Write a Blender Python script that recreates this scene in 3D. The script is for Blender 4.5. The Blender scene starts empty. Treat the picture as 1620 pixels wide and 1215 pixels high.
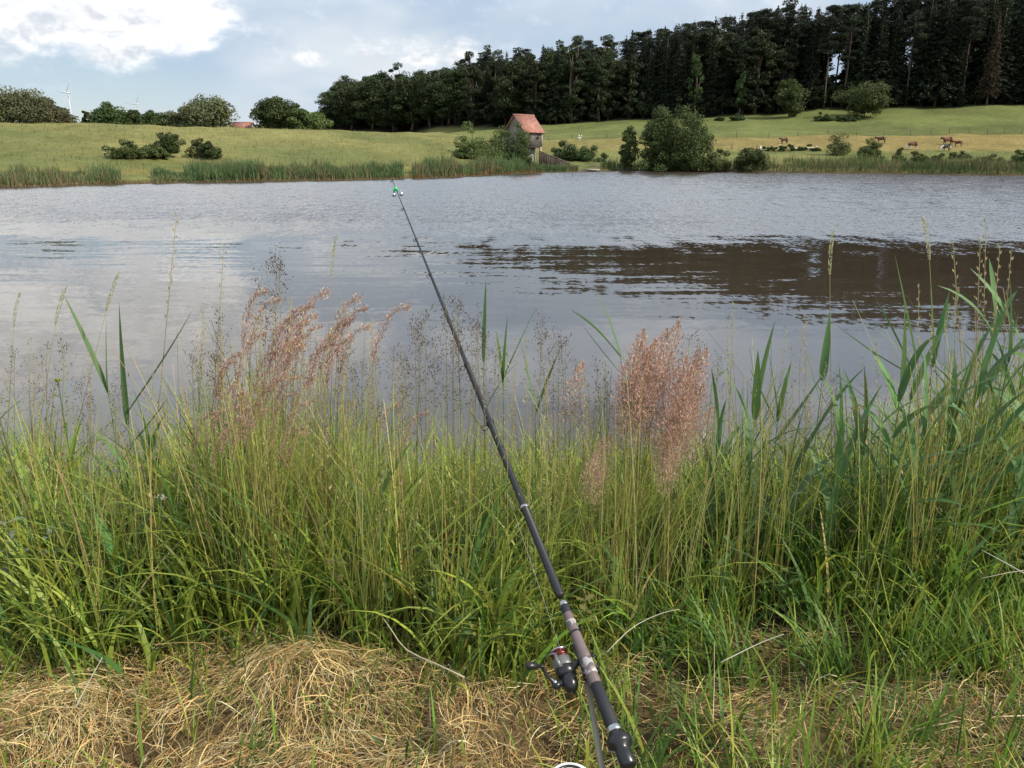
import bpy, bmesh, math, random
import numpy as np
from mathutils import Vector, Matrix

SC = bpy.context.scene
COL = SC.collection
RNG = np.random.default_rng(7)
random.seed(7)
PI = math.pi

# ------------------------------------------------------------------ camera
FPX, CXP, CYP = 1247.0, 810.0, 607.5          # focal length and centre in photo pixels
HZ = 245.0                                    # row of the true horizon
PITCH = math.atan((CYP - HZ) / FPX)
CAMZ = 2.0                                    # water surface is z = 0
cam_d = bpy.data.cameras.new('camera')
cam = bpy.data.objects.new('camera', cam_d); COL.objects.link(cam)
cam.location = (0, 0, CAMZ); cam.rotation_euler = (PI/2 - PITCH, 0, 0)
cam_d.sensor_fit = 'HORIZONTAL'; cam_d.sensor_width = 36.0
cam_d.lens = 36.0 * FPX / 1620.0
cam_d.clip_start = 0.05; cam_d.clip_end = 20000
SC.camera = cam

# ------------------------------------------------------------------ node helpers
class NT:
    def __init__(s, nt): s.nt = nt; nt.nodes.clear()
    def n(s, t, props=None, **inp):
        nd = s.nt.nodes.new(t)
        for k, v in (props or {}).items(): setattr(nd, k, v)
        for k, v in inp.items():
            key = int(k[1:]) if (k[0] == '_' and k[1:].isdigit()) else k.replace('_', ' ')
            s.put(nd.inputs[key], v)
        return nd
    def put(s, sock, v):
        if isinstance(v, bpy.types.NodeSocket): s.nt.links.new(v, sock)
        elif isinstance(v, bpy.types.Node): s.nt.links.new(v.outputs[0], sock)
        else:
            if hasattr(sock.default_value, '__len__') and hasattr(v, '__len__') and len(v) == 3 and len(sock.default_value) == 4: v = (*v, 1)
            sock.default_value = v
    def m(s, op, a, b=0.0, c=0.0, clamp=False):
        return s.n('ShaderNodeMath', dict(operation=op, use_clamp=clamp), _0=a, _1=b, _2=c).outputs[0]
    def ss(s, x, a, b):           # smoothstep a..b -> 0..1
        nd = s.n('ShaderNodeMapRange', dict(interpolation_type='SMOOTHSTEP'))
        s.put(nd.inputs[0], x); s.put(nd.inputs[1], a); s.put(nd.inputs[2], b)
        return nd.outputs[0]
    def mix(s, f, a, b, mode='MIX'):
        nd = s.n('ShaderNodeMix', dict(data_type='RGBA', blend_type=mode))
        s.put(nd.inputs[0], f); s.put(nd.inputs[6], a); s.put(nd.inputs[7], b)
        return nd.outputs[2]
    def noise(s, vec, scale, detail=4.0, rough=0.55, dist=0.0):
        nd = s.n('ShaderNodeTexNoise', None, Scale=scale, Detail=detail, Roughness=rough, Distortion=dist)
        if vec is not None: s.put(nd.inputs['Vector'], vec)
        return nd
    def ramp(s, f, stops):
        nd = s.n('ShaderNodeValToRGB'); s.put(nd.inputs[0], f)
        el = nd.color_ramp.elements
        while len(el) < len(stops): el.new(0.5)
        for e, (p, c) in zip(el, stops): e.position = p; e.color = (*c, 1)
        return nd.outputs[0]
    def xyz(s, x, y, z):
        return s.n('ShaderNodeCombineXYZ', None, _0=x, _1=y, _2=z).outputs[0]

# ------------------------------------------------------------------ world sky with clouds
SUN_AZ = math.atan2(0.93, -0.36)               # clockwise from +Y
SUN_EL = math.radians(42)
SKY_STRENGTH = 0.10
W = bpy.data.worlds.new('World'); SC.world = W; W.use_nodes = True
w = NT(W.node_tree)
sky = w.n('ShaderNodeTexSky', dict(sky_type='NISHITA', sun_disc=False, sun_elevation=SUN_EL, sun_rotation=SUN_AZ,
                                  air_density=1.0, dust_density=0.3, ozone_density=1.0))
gen = w.n('ShaderNodeTexCoord').outputs['Generated']
sep = w.n('ShaderNodeSeparateXYZ', None, _0=gen)
dx, dy, dz = sep.outputs
az = w.m('MULTIPLY', w.m('ARCTAN2', dx, dy), 180/PI)
el = w.m('MULTIPLY', w.m('ARCSINE', dz), 180/PI)
uv = w.xyz(w.m('MULTIPLY', az, 0.1), w.m('MULTIPLY', el, 0.16), 0.0)
nA = w.noise(uv, 1.3, 7.0, 0.56, 0.25).outputs[0]
nB = w.noise(uv, 4.2, 6.0, 0.6, 0.2).outputs[0]
nC = w.noise(gen, 2.2, 5.0, 0.55).outputs[0]
def blob(a0, e0, wa, we_up, we_dn):
    u = w.m('DIVIDE', w.m('SUBTRACT', az, a0), wa)
    dv = w.m('SUBTRACT', el, e0)
    up = w.m('DIVIDE', w.m('MAXIMUM', dv, 0.0), we_up)
    dn = w.m('DIVIDE', w.m('MINIMUM', dv, 0.0), we_dn)
    r2 = w.m('ADD', w.m('ADD', w.m('MULTIPLY', u, u), w.m('MULTIPLY', up, up)), w.m('MULTIPLY', dn, dn))
    return w.m('SUBTRACT', 1.0, r2)
def vmax(*a):
    r = a[0]
    for x in a[1:]: r = w.m('MAXIMUM', r, x)
    return r
V = 1.0 / SKY_STRENGTH
# thin high veil over most of the sky, thinner low on the left
nV = w.noise(w.xyz(w.m('MULTIPLY', az, 0.06), w.m('MULTIPLY', el, 0.14), 2.0), 1.1, 3.5, 0.5, 0.3).outputs[0]
veil_n = w.ss(nV, 0.30, 0.70)
gap = w.ss(blob(-31, 3.6, 15, 3.2, 3.5), 0.0, 0.9)
high = w.ss(el, 12.0, 34.0)
veil = w.m('MULTIPLY', w.m('ADD', 0.68, w.m('MULTIPLY', veil_n, 0.30)), w.m('SUBTRACT', 1.0, w.m('MULTIPLY', gap, 0.42)))
veil = w.m('MULTIPLY', veil, w.m('SUBTRACT', 1.0, w.m('MULTIPLY', high, 0.25)))
veil_col = w.mix(w.m('MULTIPLY', veil_n, w.m('SUBTRACT', 1.0, gap)), (0.46*V, 0.57*V, 0.74*V), (0.76*V, 0.815*V, 0.855*V))
veil_up = w.n('ShaderNodeVectorMath', dict(operation='SCALE'), _0=veil_col); w.put(veil_up.inputs['Scale'], w.m('ADD', 1.0, w.m('MULTIPLY', w.ss(el, 8.5, 16.0), 0.80)))
c1 = w.mix(veil, sky.outputs[0], veil_up.outputs[0])
# cumulus: one big bank on the left, a few small ones over the forest edge, and scattered ones elsewhere in the sky
big = vmax(blob(-36, 9.6, 15.5, 5.8, 5.0), blob(-24.5, 8.8, 6.8, 5.0, 3.7), w.m('SUBTRACT', blob(-17, 12.5, 10.0, 5.0, 3.5), 0.45))
small = vmax(blob(-9.0, 6.2, 2.6, 1.7, 1.1), blob(-6.3, 6.3, 2.0, 1.6, 1.0), blob(-3.4, 6.5, 1.6, 1.5, 1.0), blob(-13.3, 5.9, 1.3, 0.7, 0.5))
scat = w.m('MULTIPLY', w.m('SUBTRACT', w.ss(nC, 0.52, 0.74), 0.55), w.ss(w.m('ABSOLUTE', az), 38.0, 55.0))
bil = w.m('ADD', w.m('MULTIPLY', w.m('SUBTRACT', nA, 0.5), 1.5), w.m('MULTIPLY', w.m('SUBTRACT', nB, 0.5), 1.3))
d_big = w.ss(w.m('ADD', big, bil), -0.20, 0.75)
d_small = w.ss(w.m('ADD', small, w.m('MULTIPLY', bil, 1.7)), 0.05, 1.0)
d_scat = w.ss(w.m('ADD', scat, w.m('MULTIPLY', bil, 0.35)), 0.0, 0.35)
dens = vmax(d_big, w.m('MULTIPLY', d_small, 0.85), w.m('MULTIPLY', d_scat, 0.8))
nS = w.noise(w.xyz(w.m('MULTIPLY', az, 0.1), w.m('ADD', w.m('MULTIPLY', el, 0.16), -0.07), 0.0), 4.2, 6.0, 0.6, 0.2).outputs[0]
nAS = w.noise(w.xyz(w.m('MULTIPLY', az, 0.1), w.m('ADD', w.m('MULTIPLY', el, 0.16), -0.16), 0.0), 1.3, 7.0, 0.56, 0.25).outputs[0]
lit = w.m('ADD', w.m('ADD', 0.40, w.m('MULTIPLY', w.m('SUBTRACT', nA, nAS), 2.2)), w.m('MULTIPLY', w.m('SUBTRACT', nB, nS), 1.9))
lit = w.m('ADD', lit, w.m('MULTIPLY', w.m('SUBTRACT', el, 8.0), 0.075), clamp=True)
cc = w.mix(lit, (0.70*V, 0.73*V, 0.78*V), (1.46*V, 1.45*V, 1.41*V))
c2 = w.mix(dens, c1, cc)
bg = w.n('ShaderNodeBackground', None, Color=c2, Strength=SKY_STRENGTH)
w.n('ShaderNodeOutputWorld', None, Surface=bg)

# ------------------------------------------------------------------ sun
sd = bpy.data.lights.new('sun', 'SUN'); sd.energy = 5.0; sd.angle = math.radians(0.6); sd.color = (1.0, 0.92, 0.78)
sun = bpy.data.objects.new('sun', sd); COL.objects.link(sun)
sdir = Vector((math.sin(SUN_AZ)*math.cos(SUN_EL), math.cos(SUN_AZ)*math.cos(SUN_EL), math.sin(SUN_EL)))
sun.rotation_euler = sdir.to_track_quat('Z', 'Y').to_euler()
sun.location = sdir * 60
SC.view_settings.view_transform = 'Standard'; SC.view_settings.look = 'None'
SC.view_settings.gamma = 1.0; SC.view_settings.use_curve_mapping = False
SC.view_settings.exposure = 0.12
SC.render.engine = 'CYCLES'
SC.cycles.max_bounces = 8; SC.cycles.transparent_max_bounces = 8
SC.cycles.diffuse_bounces = 4; SC.cycles.transmission_bounces = 4; SC.cycles.glossy_bounces = 3

# ------------------------------------------------------------------ projection helpers (plain geometry of the site survey)
def at(px, py, depth):
    xc = (px-CXP)/FPX*depth; yc = (CYP-py)/FPX*depth
    return np.array((xc, depth*math.cos(PITCH)+yc*math.sin(PITCH), CAMZ-depth*math.sin(PITCH)+yc*math.cos(PITCH)))
def dz_of(py, Y):
    return Y*np.tan(np.arctan((CYP-np.asarray(py, float))/FPX)-PITCH)
def atY(px, py, Y):
    d = dz_of(py, Y); depth = Y*math.cos(PITCH)-d*math.sin(PITCH)
    return np.array(((px-CXP)/FPX*depth, Y, CAMZ+d))
def px_of(X, Y, Z=0.0):
    depth = Y*math.cos(PITCH)-(Z-CAMZ)*math.sin(PITCH)
    return CXP+FPX*X/np.maximum(depth, 0.05)
def py_of(Y, Z):
    e = np.arctan2(Z-CAMZ, Y)
    return CYP-FPX*np.tan(e+PITCH)

# ------------------------------------------------------------------ object helpers
def tag(o, label=None, cat=None, group=None, kind=None):
    if label: o['label'] = label
    if cat: o['category'] = cat
    if group: o['group'] = group
    if kind: o['kind'] = kind
    return o
def empty(name, loc=(0, 0, 0), label=None, cat=None, group=None, rz=0.0, scale=None):
    o = bpy.data.objects.new(name, None); COL.objects.link(o)
    o.empty_display_size = 0.1
    o.location = loc; o.rotation_euler = (0, 0, rz)
    if scale is not None: o.scale = (scale,)*3 if np.isscalar(scale) else scale
    return tag(o, label, cat, group)
def link(name, me, parent=None, loc=None):
    o = bpy.data.objects.new(name, me); COL.objects.link(o)
    if parent is not None: o.parent = parent
    if loc is not None: o.location = loc
    return o
def np_mesh(name, V, Q=None, T=None, mat=None, col=None, smooth=False):
    V = np.asarray(V, np.float32).reshape(-1, 3)
    Q = np.zeros((0, 4), np.int32) if Q is None else np.asarray(Q, np.int32).reshape(-1, 4)
    T = np.zeros((0, 3), np.int32) if T is None else np.asarray(T, np.int32).reshape(-1, 3)
    me = bpy.data.meshes.new(name)
    me.vertices.add(len(V)); me.vertices.foreach_set('co', V.ravel())
    nl = Q.size+T.size
    me.loops.add(nl); me.loops.foreach_set('vertex_index', np.concatenate((Q.ravel(), T.ravel())))
    me.polygons.add(len(Q)+len(T))
    ls = np.concatenate((np.arange(len(Q))*4, Q.size+np.arange(len(T))*3)).astype(np.int32)
    me.polygons.foreach_set('loop_start', ls)
    if smooth: me.polygons.foreach_set('use_smooth', np.ones(len(Q)+len(T), bool))
    me.update(calc_edges=True)
    if col is not None:
        col = np.asarray(col, np.float32)
        if col.shape[1] == 3: col = np.concatenate((col, np.ones((len(col), 1), np.float32)), 1)
        a = me.color_attributes.new('Col', 'FLOAT_COLOR', 'POINT'); a.data.foreach_set('color', col.ravel())
    if mat: me.materials.append(mat)
    return me
class MB:
    """collects small solids into one mesh"""
    def __init__(s): s.V = []; s.Q = []; s.T = []; s.n = 0
    def add(s, V, Q=(), T=()):
        V = np.asarray(V, float).reshape(-1, 3)
        if len(Q): s.Q.append(np.asarray(Q, int)+s.n)
        if len(T): s.T.append(np.asarray(T, int)+s.n)
        s.V.append(V); s.n += len(V); return s
    def box(s, c, half, R=None):
        v = np.array([(x, y, z) for x in (-1, 1) for y in (-1, 1) for z in (-1, 1)], float)*np.asarray(half)
        if R is not None: v = v @ np.asarray(R).T
        return s.add(v+np.asarray(c), [(0, 1, 3, 2), (4, 6, 7, 5), (0, 4, 5, 1), (2, 3, 7, 6), (0, 2, 6, 4), (1, 5, 7, 3)])
    def hexa(s, v8): # corners ordered bottom 0-3 ccw, top 4-7 ccw
        return s.add(v8, [(3, 2, 1, 0), (4, 5, 6, 7), (0, 1, 5, 4), (1, 2, 6, 5), (2, 3, 7, 6), (3, 0, 4, 7)])
    def tube(s, pts, rad, n=8, cap=True):
        pts = np.asarray(pts, float); k = len(pts); rad = np.broadcast_to(np.asarray(rad, float), (k,))
        t = np.gradient(pts, axis=0); t /= np.linalg.norm(t, axis=1, keepdims=True)+1e-12
        ref = np.array((0.0, 0, 1)) if abs(t[0][2]) < 0.9 else np.array((1.0, 0, 0))
        u = np.cross(t, ref); u /= np.linalg.norm(u, axis=1, keepdims=True)+1e-12
        v = np.cross(t, u)
        a = np.arange(n)*2*PI/n
        P = pts[:, None]+rad[:, None, None]*(np.cos(a)[None, :, None]*u[:, None]+np.sin(a)[None, :, None]*v[:, None])
        i = np.arange(k-1)[:, None]*n; j = np.arange(n)[None]; j2 = (j+1) % n
        Q = np.stack((i+j, i+j2, i+n+j2, i+n+j), -1).reshape(-1, 4)
        s.add(P.reshape(-1, 3), Q)
        if cap:
            for ring, c, fl in ((0, pts[0], 1), (k-1, pts[-1], 0)):
                base = s.n-(k*n if ring == 0 else k*n+1) if False else None
        if cap:
            o = s.n-k*n
            s.V.append(pts[[0, -1]]); ca, cb = s.n, s.n+1; s.n += 2
            s.T.append(np.array([(ca, o+(q+1) % n, o+q) for q in range(n)]+[(cb, o+(k-1)*n+q, o+(k-1)*n+(q+1) % n) for q in range(n)]))
        return s
    def ring(s, c, axis, R, r, n=14, m=6):
        axis = np.asarray(axis, float); axis /= np.linalg.norm(axis)
        ref = np.array((0, 0, 1.0)) if abs(axis[2]) < 0.9 else np.array((1.0, 0, 0))
        u = np.cross(axis, ref); u /= np.linalg.norm(u); v = np.cross(axis, u)
        A = np.arange(n)*2*PI/n; B = np.arange(m)*2*PI/m
        d = np.cos(A)[:, None]*u+np.sin(A)[:, None]*v
        P = np.asarray(c)+d[:, None]*(R+r*np.cos(B))[None, :, None]+axis*(r*np.sin(B))[None, :, None]
        i = np.arange(n)[:, None]; j = np.arange(m)[None]
        Q = np.stack((i*m+j, ((i+1) % n)*m+j, ((i+1) % n)*m+(j+1) % m, i*m+(j+1) % m), -1).reshape(-1, 4)
        return s.add(P.reshape(-1, 3), Q)
    def ball(s, c, r, n=10, m=7):
        c = np.asarray(c, float); r = np.broadcast_to(np.asarray(r, float), (3,))
        th = np.linspace(0, PI, m); 
        pts = []
        for t in th[1:-1]:
            for k in range(n):
                a = 2*PI*k/n; pts.append((math.sin(t)*math.cos(a), math.sin(t)*math.sin(a), math.cos(t)))
        pts += [(0, 0, 1), (0, 0, -1)]
        P = np.array(pts)*r+c
        Q = [(i*n+j, (i+1)*n+j, (i+1)*n+(j+1) % n, i*n+(j+1) % n) for i in range(m-3) for j in range(n)]
        a = (m-2)*n
        T = [(a, j, (j+1) % n) for j in range(n)]+[(a+1, (m-3)*n+(j+1) % n, (m-3)*n+j) for j in range(n)]
        return s.add(P, Q, T)
    def mesh(s, name, mat, smooth=False, col=None):
        V = np.concatenate(s.V); Q = np.concatenate(s.Q) if s.Q else None; T = np.concatenate(s.T) if s.T else None
        if col is not None and np.ndim(col) == 1: col = np.tile(np.asarray(col, float), (len(V), 1))
        return np_mesh(name, V, Q, T, mat, col, smooth)
    def build(s, name, mat, parent=None, smooth=False, loc=None):
        return link(name, s.mesh(name, mat, smooth), parent, loc)

# ------------------------------------------------------------------ materials
def mat(name):
    m = bpy.data.materials.new(name); m.use_nodes = True
    return m, NT(m.node_tree)
def plain(name, c, rough=0.5, metal=0.0, var=0.12, scale=30.0, bump=0.0, spec=0.5):
    m, t = mat(name)
    tc = t.n('ShaderNodeTexCoord').outputs['Object']
    nz = t.noise(tc, scale, 5.0, 0.6).outputs[0]
    cc = t.mix(nz, tuple(x*(1-var) for x in c), tuple(min(1, x*(1+var)) for x in c))
    p = t.n('ShaderNodeBsdfPrincipled', None, Base_Color=cc, Metallic=metal)
    t.put(p.inputs['Roughness'], t.m('ADD', rough-0.06, t.m('MULTIPLY', nz, 0.12)))
    p.inputs['Specular IOR Level'].default_value = spec
    if bump:
        b = t.n('ShaderNodeBump', None, Strength=0.6, Distance=bump, Height=nz)
        t.put(p.inputs['Normal'], b.outputs[0])
    t.n('ShaderNodeOutputMaterial', None, Surface=p)
    return m
def leafy(name, translucent=0.3, gloss=0.35, rough=0.5, var=0.25, nscale=3.0, objvar=0.0):
    """foliage: colour from the per-vertex tint 'Col' with extra mottling"""
    m, t = mat(name)
    at_ = t.n('ShaderNodeAttribute', dict(attribute_name='Col')).outputs[0]
    geo = t.n('ShaderNodeNewGeometry')
    nz = t.noise(geo.outputs['Position'], nscale, 3.0, 0.6).outputs[0]
    k = t.m('ADD', 1.0-var, t.m('MULTIPLY', nz, 2*var))
    if objvar:
        oi = t.n('ShaderNodeObjectInfo').outputs['Random']
        k = t.m('MULTIPLY', k, t.m('ADD', 1.0-objvar, t.m('MULTIPLY', oi, 2*objvar)))
    hs = t.n('ShaderNodeHueSaturation', None, Hue=0.5, Saturation=1.0, Value=k, Fac=1.0, Color=at_)
    if objvar: t.put(hs.inputs['Hue'], t.m('ADD', 0.485, t.m('MULTIPLY', oi, 0.03)))
    p = t.n('ShaderNodeBsdfPrincipled', None, Base_Color=hs.outputs[0], Roughness=rough)
    p.inputs['Specular IOR Level'].default_value = gloss
    tr = t.n('ShaderNodeBsdfTranslucent', None, Color=hs.outputs[0])
    mx = t.n('ShaderNodeMixShader', None, _0=translucent, _1=p.outputs[0], _2=tr.outputs[0])
    t.n('ShaderNodeOutputMaterial', None, Surface=mx)
    return m

M_LEAF = leafy('leaf', 0.38, 0.3, 0.46, 0.2, 6.0)            # near blades
M_CROWN = leafy('crown_leaf', 0.2, 0.2, 0.6, 0.25, 0.6, 0.22)  # far trees and bushes
M_REED = leafy('reed_leaf', 0.32, 0.25, 0.5, 0.15, 12.0)
M_STRAW = leafy('straw', 0.2, 0.25, 0.6, 0.25, 9.0)
M_HEAD = leafy('seed_head', 0.35, 0.2, 0.6, 0.2, 20.0)
M_FARGRASS = leafy('far_grass', 0.25, 0.15, 0.7, 0.25, 0.35)
M_BARK = plain('bark', (0.10, 0.075, 0.055), 0.9, var=0.5, scale=4.0, bump=0.03)
M_BARK_RED = plain('bark_red', (0.085, 0.056, 0.040), 0.9, var=0.5, scale=4.0, bump=0.03)

# ------------------------------------------------------------------ terrain
# each column of the survey: photo column, then (distance, height) stations from the shore outwards
def zY(py, Y): return CAMZ+float(dz_of(py, Y))
def shoreY(py): return -CAMZ/math.tan(math.atan((CYP-py)/FPX)-PITCH)
KEYS = []
def key_left(px, spy, crY, crpy, fy=250.0, bz=None, p8=(600, 14.0)):
    s = shoreY(spy); cz = zY(crpy, crY); z3 = 0.8
    midY = (s+9)*0.45+crY*0.55
    KEYS.append((px, [(s-5, -1.2), (s, 0.0), (s+1.6, 0.35), (s+8, z3), (midY, z3+(cz-z3)*0.60), (crY, cz),
                      (crY+14, cz-0.9), (fy, cz-0.5 if bz is None else bz), p8, (1500, 36.0), (9000, 60.0)]))
def key_right(px, spy, p3, p4, p5, p6):
    s = shoreY(spy)
    z = lambda p: (p[0], zY(p[1], p[0]))
    f = z(p6)
    KEYS.append((px, [(s-5, -1.2), (s, 0.0), (s+1.5, 0.4), z(p3), z(p4), z(p5), f, (f[0]+40, f[1]+8.5), (600, f[1]+4.0), (1500, 10.0), (9000, 30.0)]))
key_left(-4000, 330, 78, 184); key_left(-900, 312, 88, 188); key_left(0, 297, 100, 191.5); key_left(180, 292, 108, 194.5); key_left(300, 289, 114, 199)
key_right(520, 285.5, (72, 268), (100, 223), (124, 207), (252, 209.5)); key_right(640, 283, (78, 265.8), (106, 226), (130, 211), (240, 213)); key_right(700, 281, (92, 262), (114, 232), (131, 217), (226, 210))
key_right(790, 276.5, (101, 262), (122, 243), (150, 224), (214, 203))
key_right(860, 273, (106, 262), (128, 242), (150, 221), (207, 199))
key_right(1000, 270.5, (112, 261), (130, 243), (150, 218), (204, 190))
key_right(1200, 272.5, (106, 258), (128, 240), (150, 216), (199, 181))
key_right(1300, 274, (102, 257), (126, 240), (150, 215), (196, 174))
key_right(1620, 278, (94, 258), (122, 240), (150, 212), (189, 165))
key_right(2600, 286, (88, 258), (118, 240), (148, 212), (182, 162))
key_right(6000, 300, (78, 258), (110, 240), (140, 212), (175, 162))
K_PX = np.array([k[0] for k in KEYS], float)
K_Y = np.array([[p[0] for p in k[1]] for k in KEYS]); K_Z = np.array([[p[1] for p in k[1]] for k in KEYS])

def vnoise(x, y, s, seed=0):
    x = np.asarray(x, float)*s+seed*17.3; y = np.asarray(y, float)*s+seed*9.1
    xi = np.floor(x); yi = np.floor(y); fx = x-xi; fy = y-yi
    fx = fx*fx*(3-2*fx); fy = fy*fy*(3-2*fy)
    def h(a, b):
        v = np.sin(a*127.1+b*311.7+seed*74.7)*43758.5453
        return v-np.floor(v)
    return (h(xi, yi)*(1-fx)+h(xi+1, yi)*fx)*(1-fy)+(h(xi, yi+1)*(1-fx)+h(xi+1, yi+1)*fx)*fy
def fbm(x, y, s, seed=0, o=3):
    r = 0; a = 0.5
    for i in range(o): r = r+a*vnoise(x, y, s*2**i, seed+i); a *= 0.5
    return r/(1-0.5**o)
def sstep(x, a, b):
    t = np.clip((np.asarray(x, float)-a)/(b-a), 0, 1); return t*t*(3-2*t)

# heaps of cut dry grass near the camera: x, y, rx, ry, height
HEAPS = [(-0.60, 1.90, 0.25, 0.17, 0.095), (-1.12, 1.74, 0.24, 0.18, 0.06), (-0.25, 1.86, 0.25, 0.20, 0.06), (0.62, 1.72, 0.25, 0.22, 0.06),
         (0.30, 1.95, 0.2, 0.18, 0.05), (1.15, 1.80, 0.3, 0.3, 0.06), (-0.55, 1.50, 0.4, 0.2, 0.04), (1.9, 1.9, 0.5, 0.4, 0.08), (-2.0, 1.8, 0.5, 0.3, 0.08)]
def near_z(X, Y):
    sh = 4.5+0.35*(fbm(X, X*0, 0.45, 5)-0.5)*2
    z = 0.5-0.42*sstep(Y, 2.7, 4.3)-0.9*sstep(Y, sh-0.3, sh+1.3)
    z = z+0.09*(fbm(X, Y, 1.6, 2)-0.5)+0.03*(fbm(X, Y, 6.0, 4)-0.5)
    return z+heap_z(X, Y)
def heap_z(X, Y):
    z = 0*np.asarray(X, float)
    for hx, hy, rx, ry, h in HEAPS:
        z = z+h*np.exp(-(((X-hx)/rx)**2+((Y-hy)/ry)**2)*1.3)
    return z
def far_z(X, Y):
    px = np.clip(CXP+FPX*X/(np.maximum(Y, 1.0)*math.cos(PITCH)), K_PX[0]+1, K_PX[-1]-1)
    # smooth the columns a little so no survey line shows as a crease
    i = np.clip(np.searchsorted(K_PX, px)-1, 0, len(K_PX)-2)
    f = (px-K_PX[i])/(K_PX[i+1]-K_PX[i]); f = f*f*(3-2*f)*0.6+f*0.4
    out = np.full(px.shape, -1.2)
    yk = K_Y[i]*(1-f)[..., None]+K_Y[i+1]*f[..., None]
    zk = K_Z[i]*(1-f)[..., None]+K_Z[i+1]*f[..., None]
    for k in range(yk.shape[-1]-1):
        a, b = yk[..., k], yk[..., k+1]
        s = np.clip((Y-a)/(b-a), 0, 1)
        if k in (4,): s = 0.5*s+0.5*np.sin(s*PI/2)
        out = np.where(Y >= a, zk[..., k]*(1-s)+zk[..., k+1]*s, out)
    sh = yk[..., 1]
    bump = (fbm(X, Y, 0.12, 11)-0.5)*0.9*sstep(Y, sh+3, sh+14)+(fbm(X, Y, 0.5, 13)-0.5)*0.25*sstep(Y, sh+1, sh+4)
    return out+bump*(Y < 700), sh, yk
def shore_wiggle(X): return 0.0
def ground_z(X, Y):
    X = np.asarray(X, float); Y = np.asarray(Y, float)
    n = near_z(X, Y); f = far_z(X, Y)[0]
    return np.where(Y < 14, np.maximum(n, -1.2), f)
def hit(px, py, y0=42.0, y1=270.0):
    """nearest ground point seen at a photo pixel"""
    Y = np.arange(y0, y1, 0.25)
    X = (px-CXP)/FPX*Y*math.cos(PITCH)
    for _ in range(2):
        Z = ground_z(X, Y); X = (px-CXP)/FPX*(Y*math.cos(PITCH)-(Z-CAMZ)*math.sin(PITCH))
    p = py_of(Y, Z)
    ok = np.where((p <= py) & (Z > -0.05))[0]
    k = ok[0] if len(ok) else int(np.argmin(p))
    return np.array((X[k], Y[k], Z[k]))
def on_Y(px, Y):
    X = (px-CXP)/FPX*Y*math.cos(PITCH)
    for _ in range(3):
        Z = float(ground_z(np.array([X]), np.array([Y]))[0]); X = (px-CXP)/FPX*(Y*math.cos(PITCH)-(Z-CAMZ)*math.sin(PITCH))
    return np.array((X, Y, Z))

def land_colour(X, Y):
    """ground cover by place: what grows or lies there"""
    px = CXP+FPX*X/(np.maximum(Y, 1)*math.cos(PITCH))
    _, sh, yk = far_z(X, Y)
    n1 = sstep(fbm(X, Y, 0.07, 21, 4), 0.28, 0.72)[..., None]; n2 = fbm(X, Y*0.5, 0.35, 23, 3)[..., None]
    yellow = np.array((0.200, 0.188, 0.064)); olive = np.array((0.130, 0.142, 0.046)); green = np.array((0.120, 0.135, 0.042))
    tan = np.array((0.225, 0.175, 0.062)); pale = np.array((0.30, 0.27, 0.15)); dark = np.array((0.05, 0.06, 0.022)); litter = np.array((0.05, 0.04, 0.025))
    c = olive*(1-n1)+yellow*n1
    c = c*(0.8+0.4*n2)
    def blend(c, t, mask): return c*(1-mask[..., None])+t*mask[..., None]
    right = sstep(px, 700, 800)
    # far side: green meadow above the fence line, dry tan pasture strip below it
    g = green*(0.8+0.4*n2)*(0.85+0.3*n1)
    c = blend(c, g, right*sstep(Y, yk[..., 5]-1, yk[..., 5]+1.5))
    band = right*sstep(Y, yk[..., 4]+1+6*(n1[..., 0]-0.5), yk[..., 4]+5)*(1-sstep(Y, yk[..., 5]-1.5, yk[..., 5]-0.5))
    c = blend(c, tan*(0.75+0.5*n2), band*(0.55+0.45*sstep(px, 1050, 1250)))
    c = blend(c, dark*1.3, right*np.exp(-((Y-yk[..., 5])/0.7)**2)*0.7)
    # forest floor
    ey = np.interp(px, [430, 520, 600, 700, 790, 860, 1000, 1200, 1300, 1620, 2200], [262, 255, 247, 236, 216, 209, 206, 201, 198, 191, 184])
    c = blend(c, litter, sstep(Y, ey-5, ey+2)*sstep(px, 500, 540)*(Y < 300))
    # flat strip behind the reeds on the left
    c = blend(c, np.array((0.24, 0.20, 0.06))*(0.8+0.4*n2), (1-right)*sstep(Y, sh+4, sh+6)*(1-sstep(Y, sh+8, sh+10))*0.6)
    # waterline mud
    c = blend(c, np.array((0.10, 0.07, 0.04)), 1-sstep(Y, sh+0.3, sh+1.2))
    # near bank
    nb = sstep(-Y, -14, -13)
    earth = np.array((0.040, 0.032, 0.018))*(0.7+0.6*fbm(X, Y, 8.0, 31))[..., None]
    dry = np.array((0.11, 0.075, 0.036))*(0.7+0.6*fbm(X, Y, 9.0, 33))[..., None]
    nc = blend(earth, dry, (1-sstep(Y, 1.9, 2.25)))
    return blend(c, nc, (Y < 14).astype(float))

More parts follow.
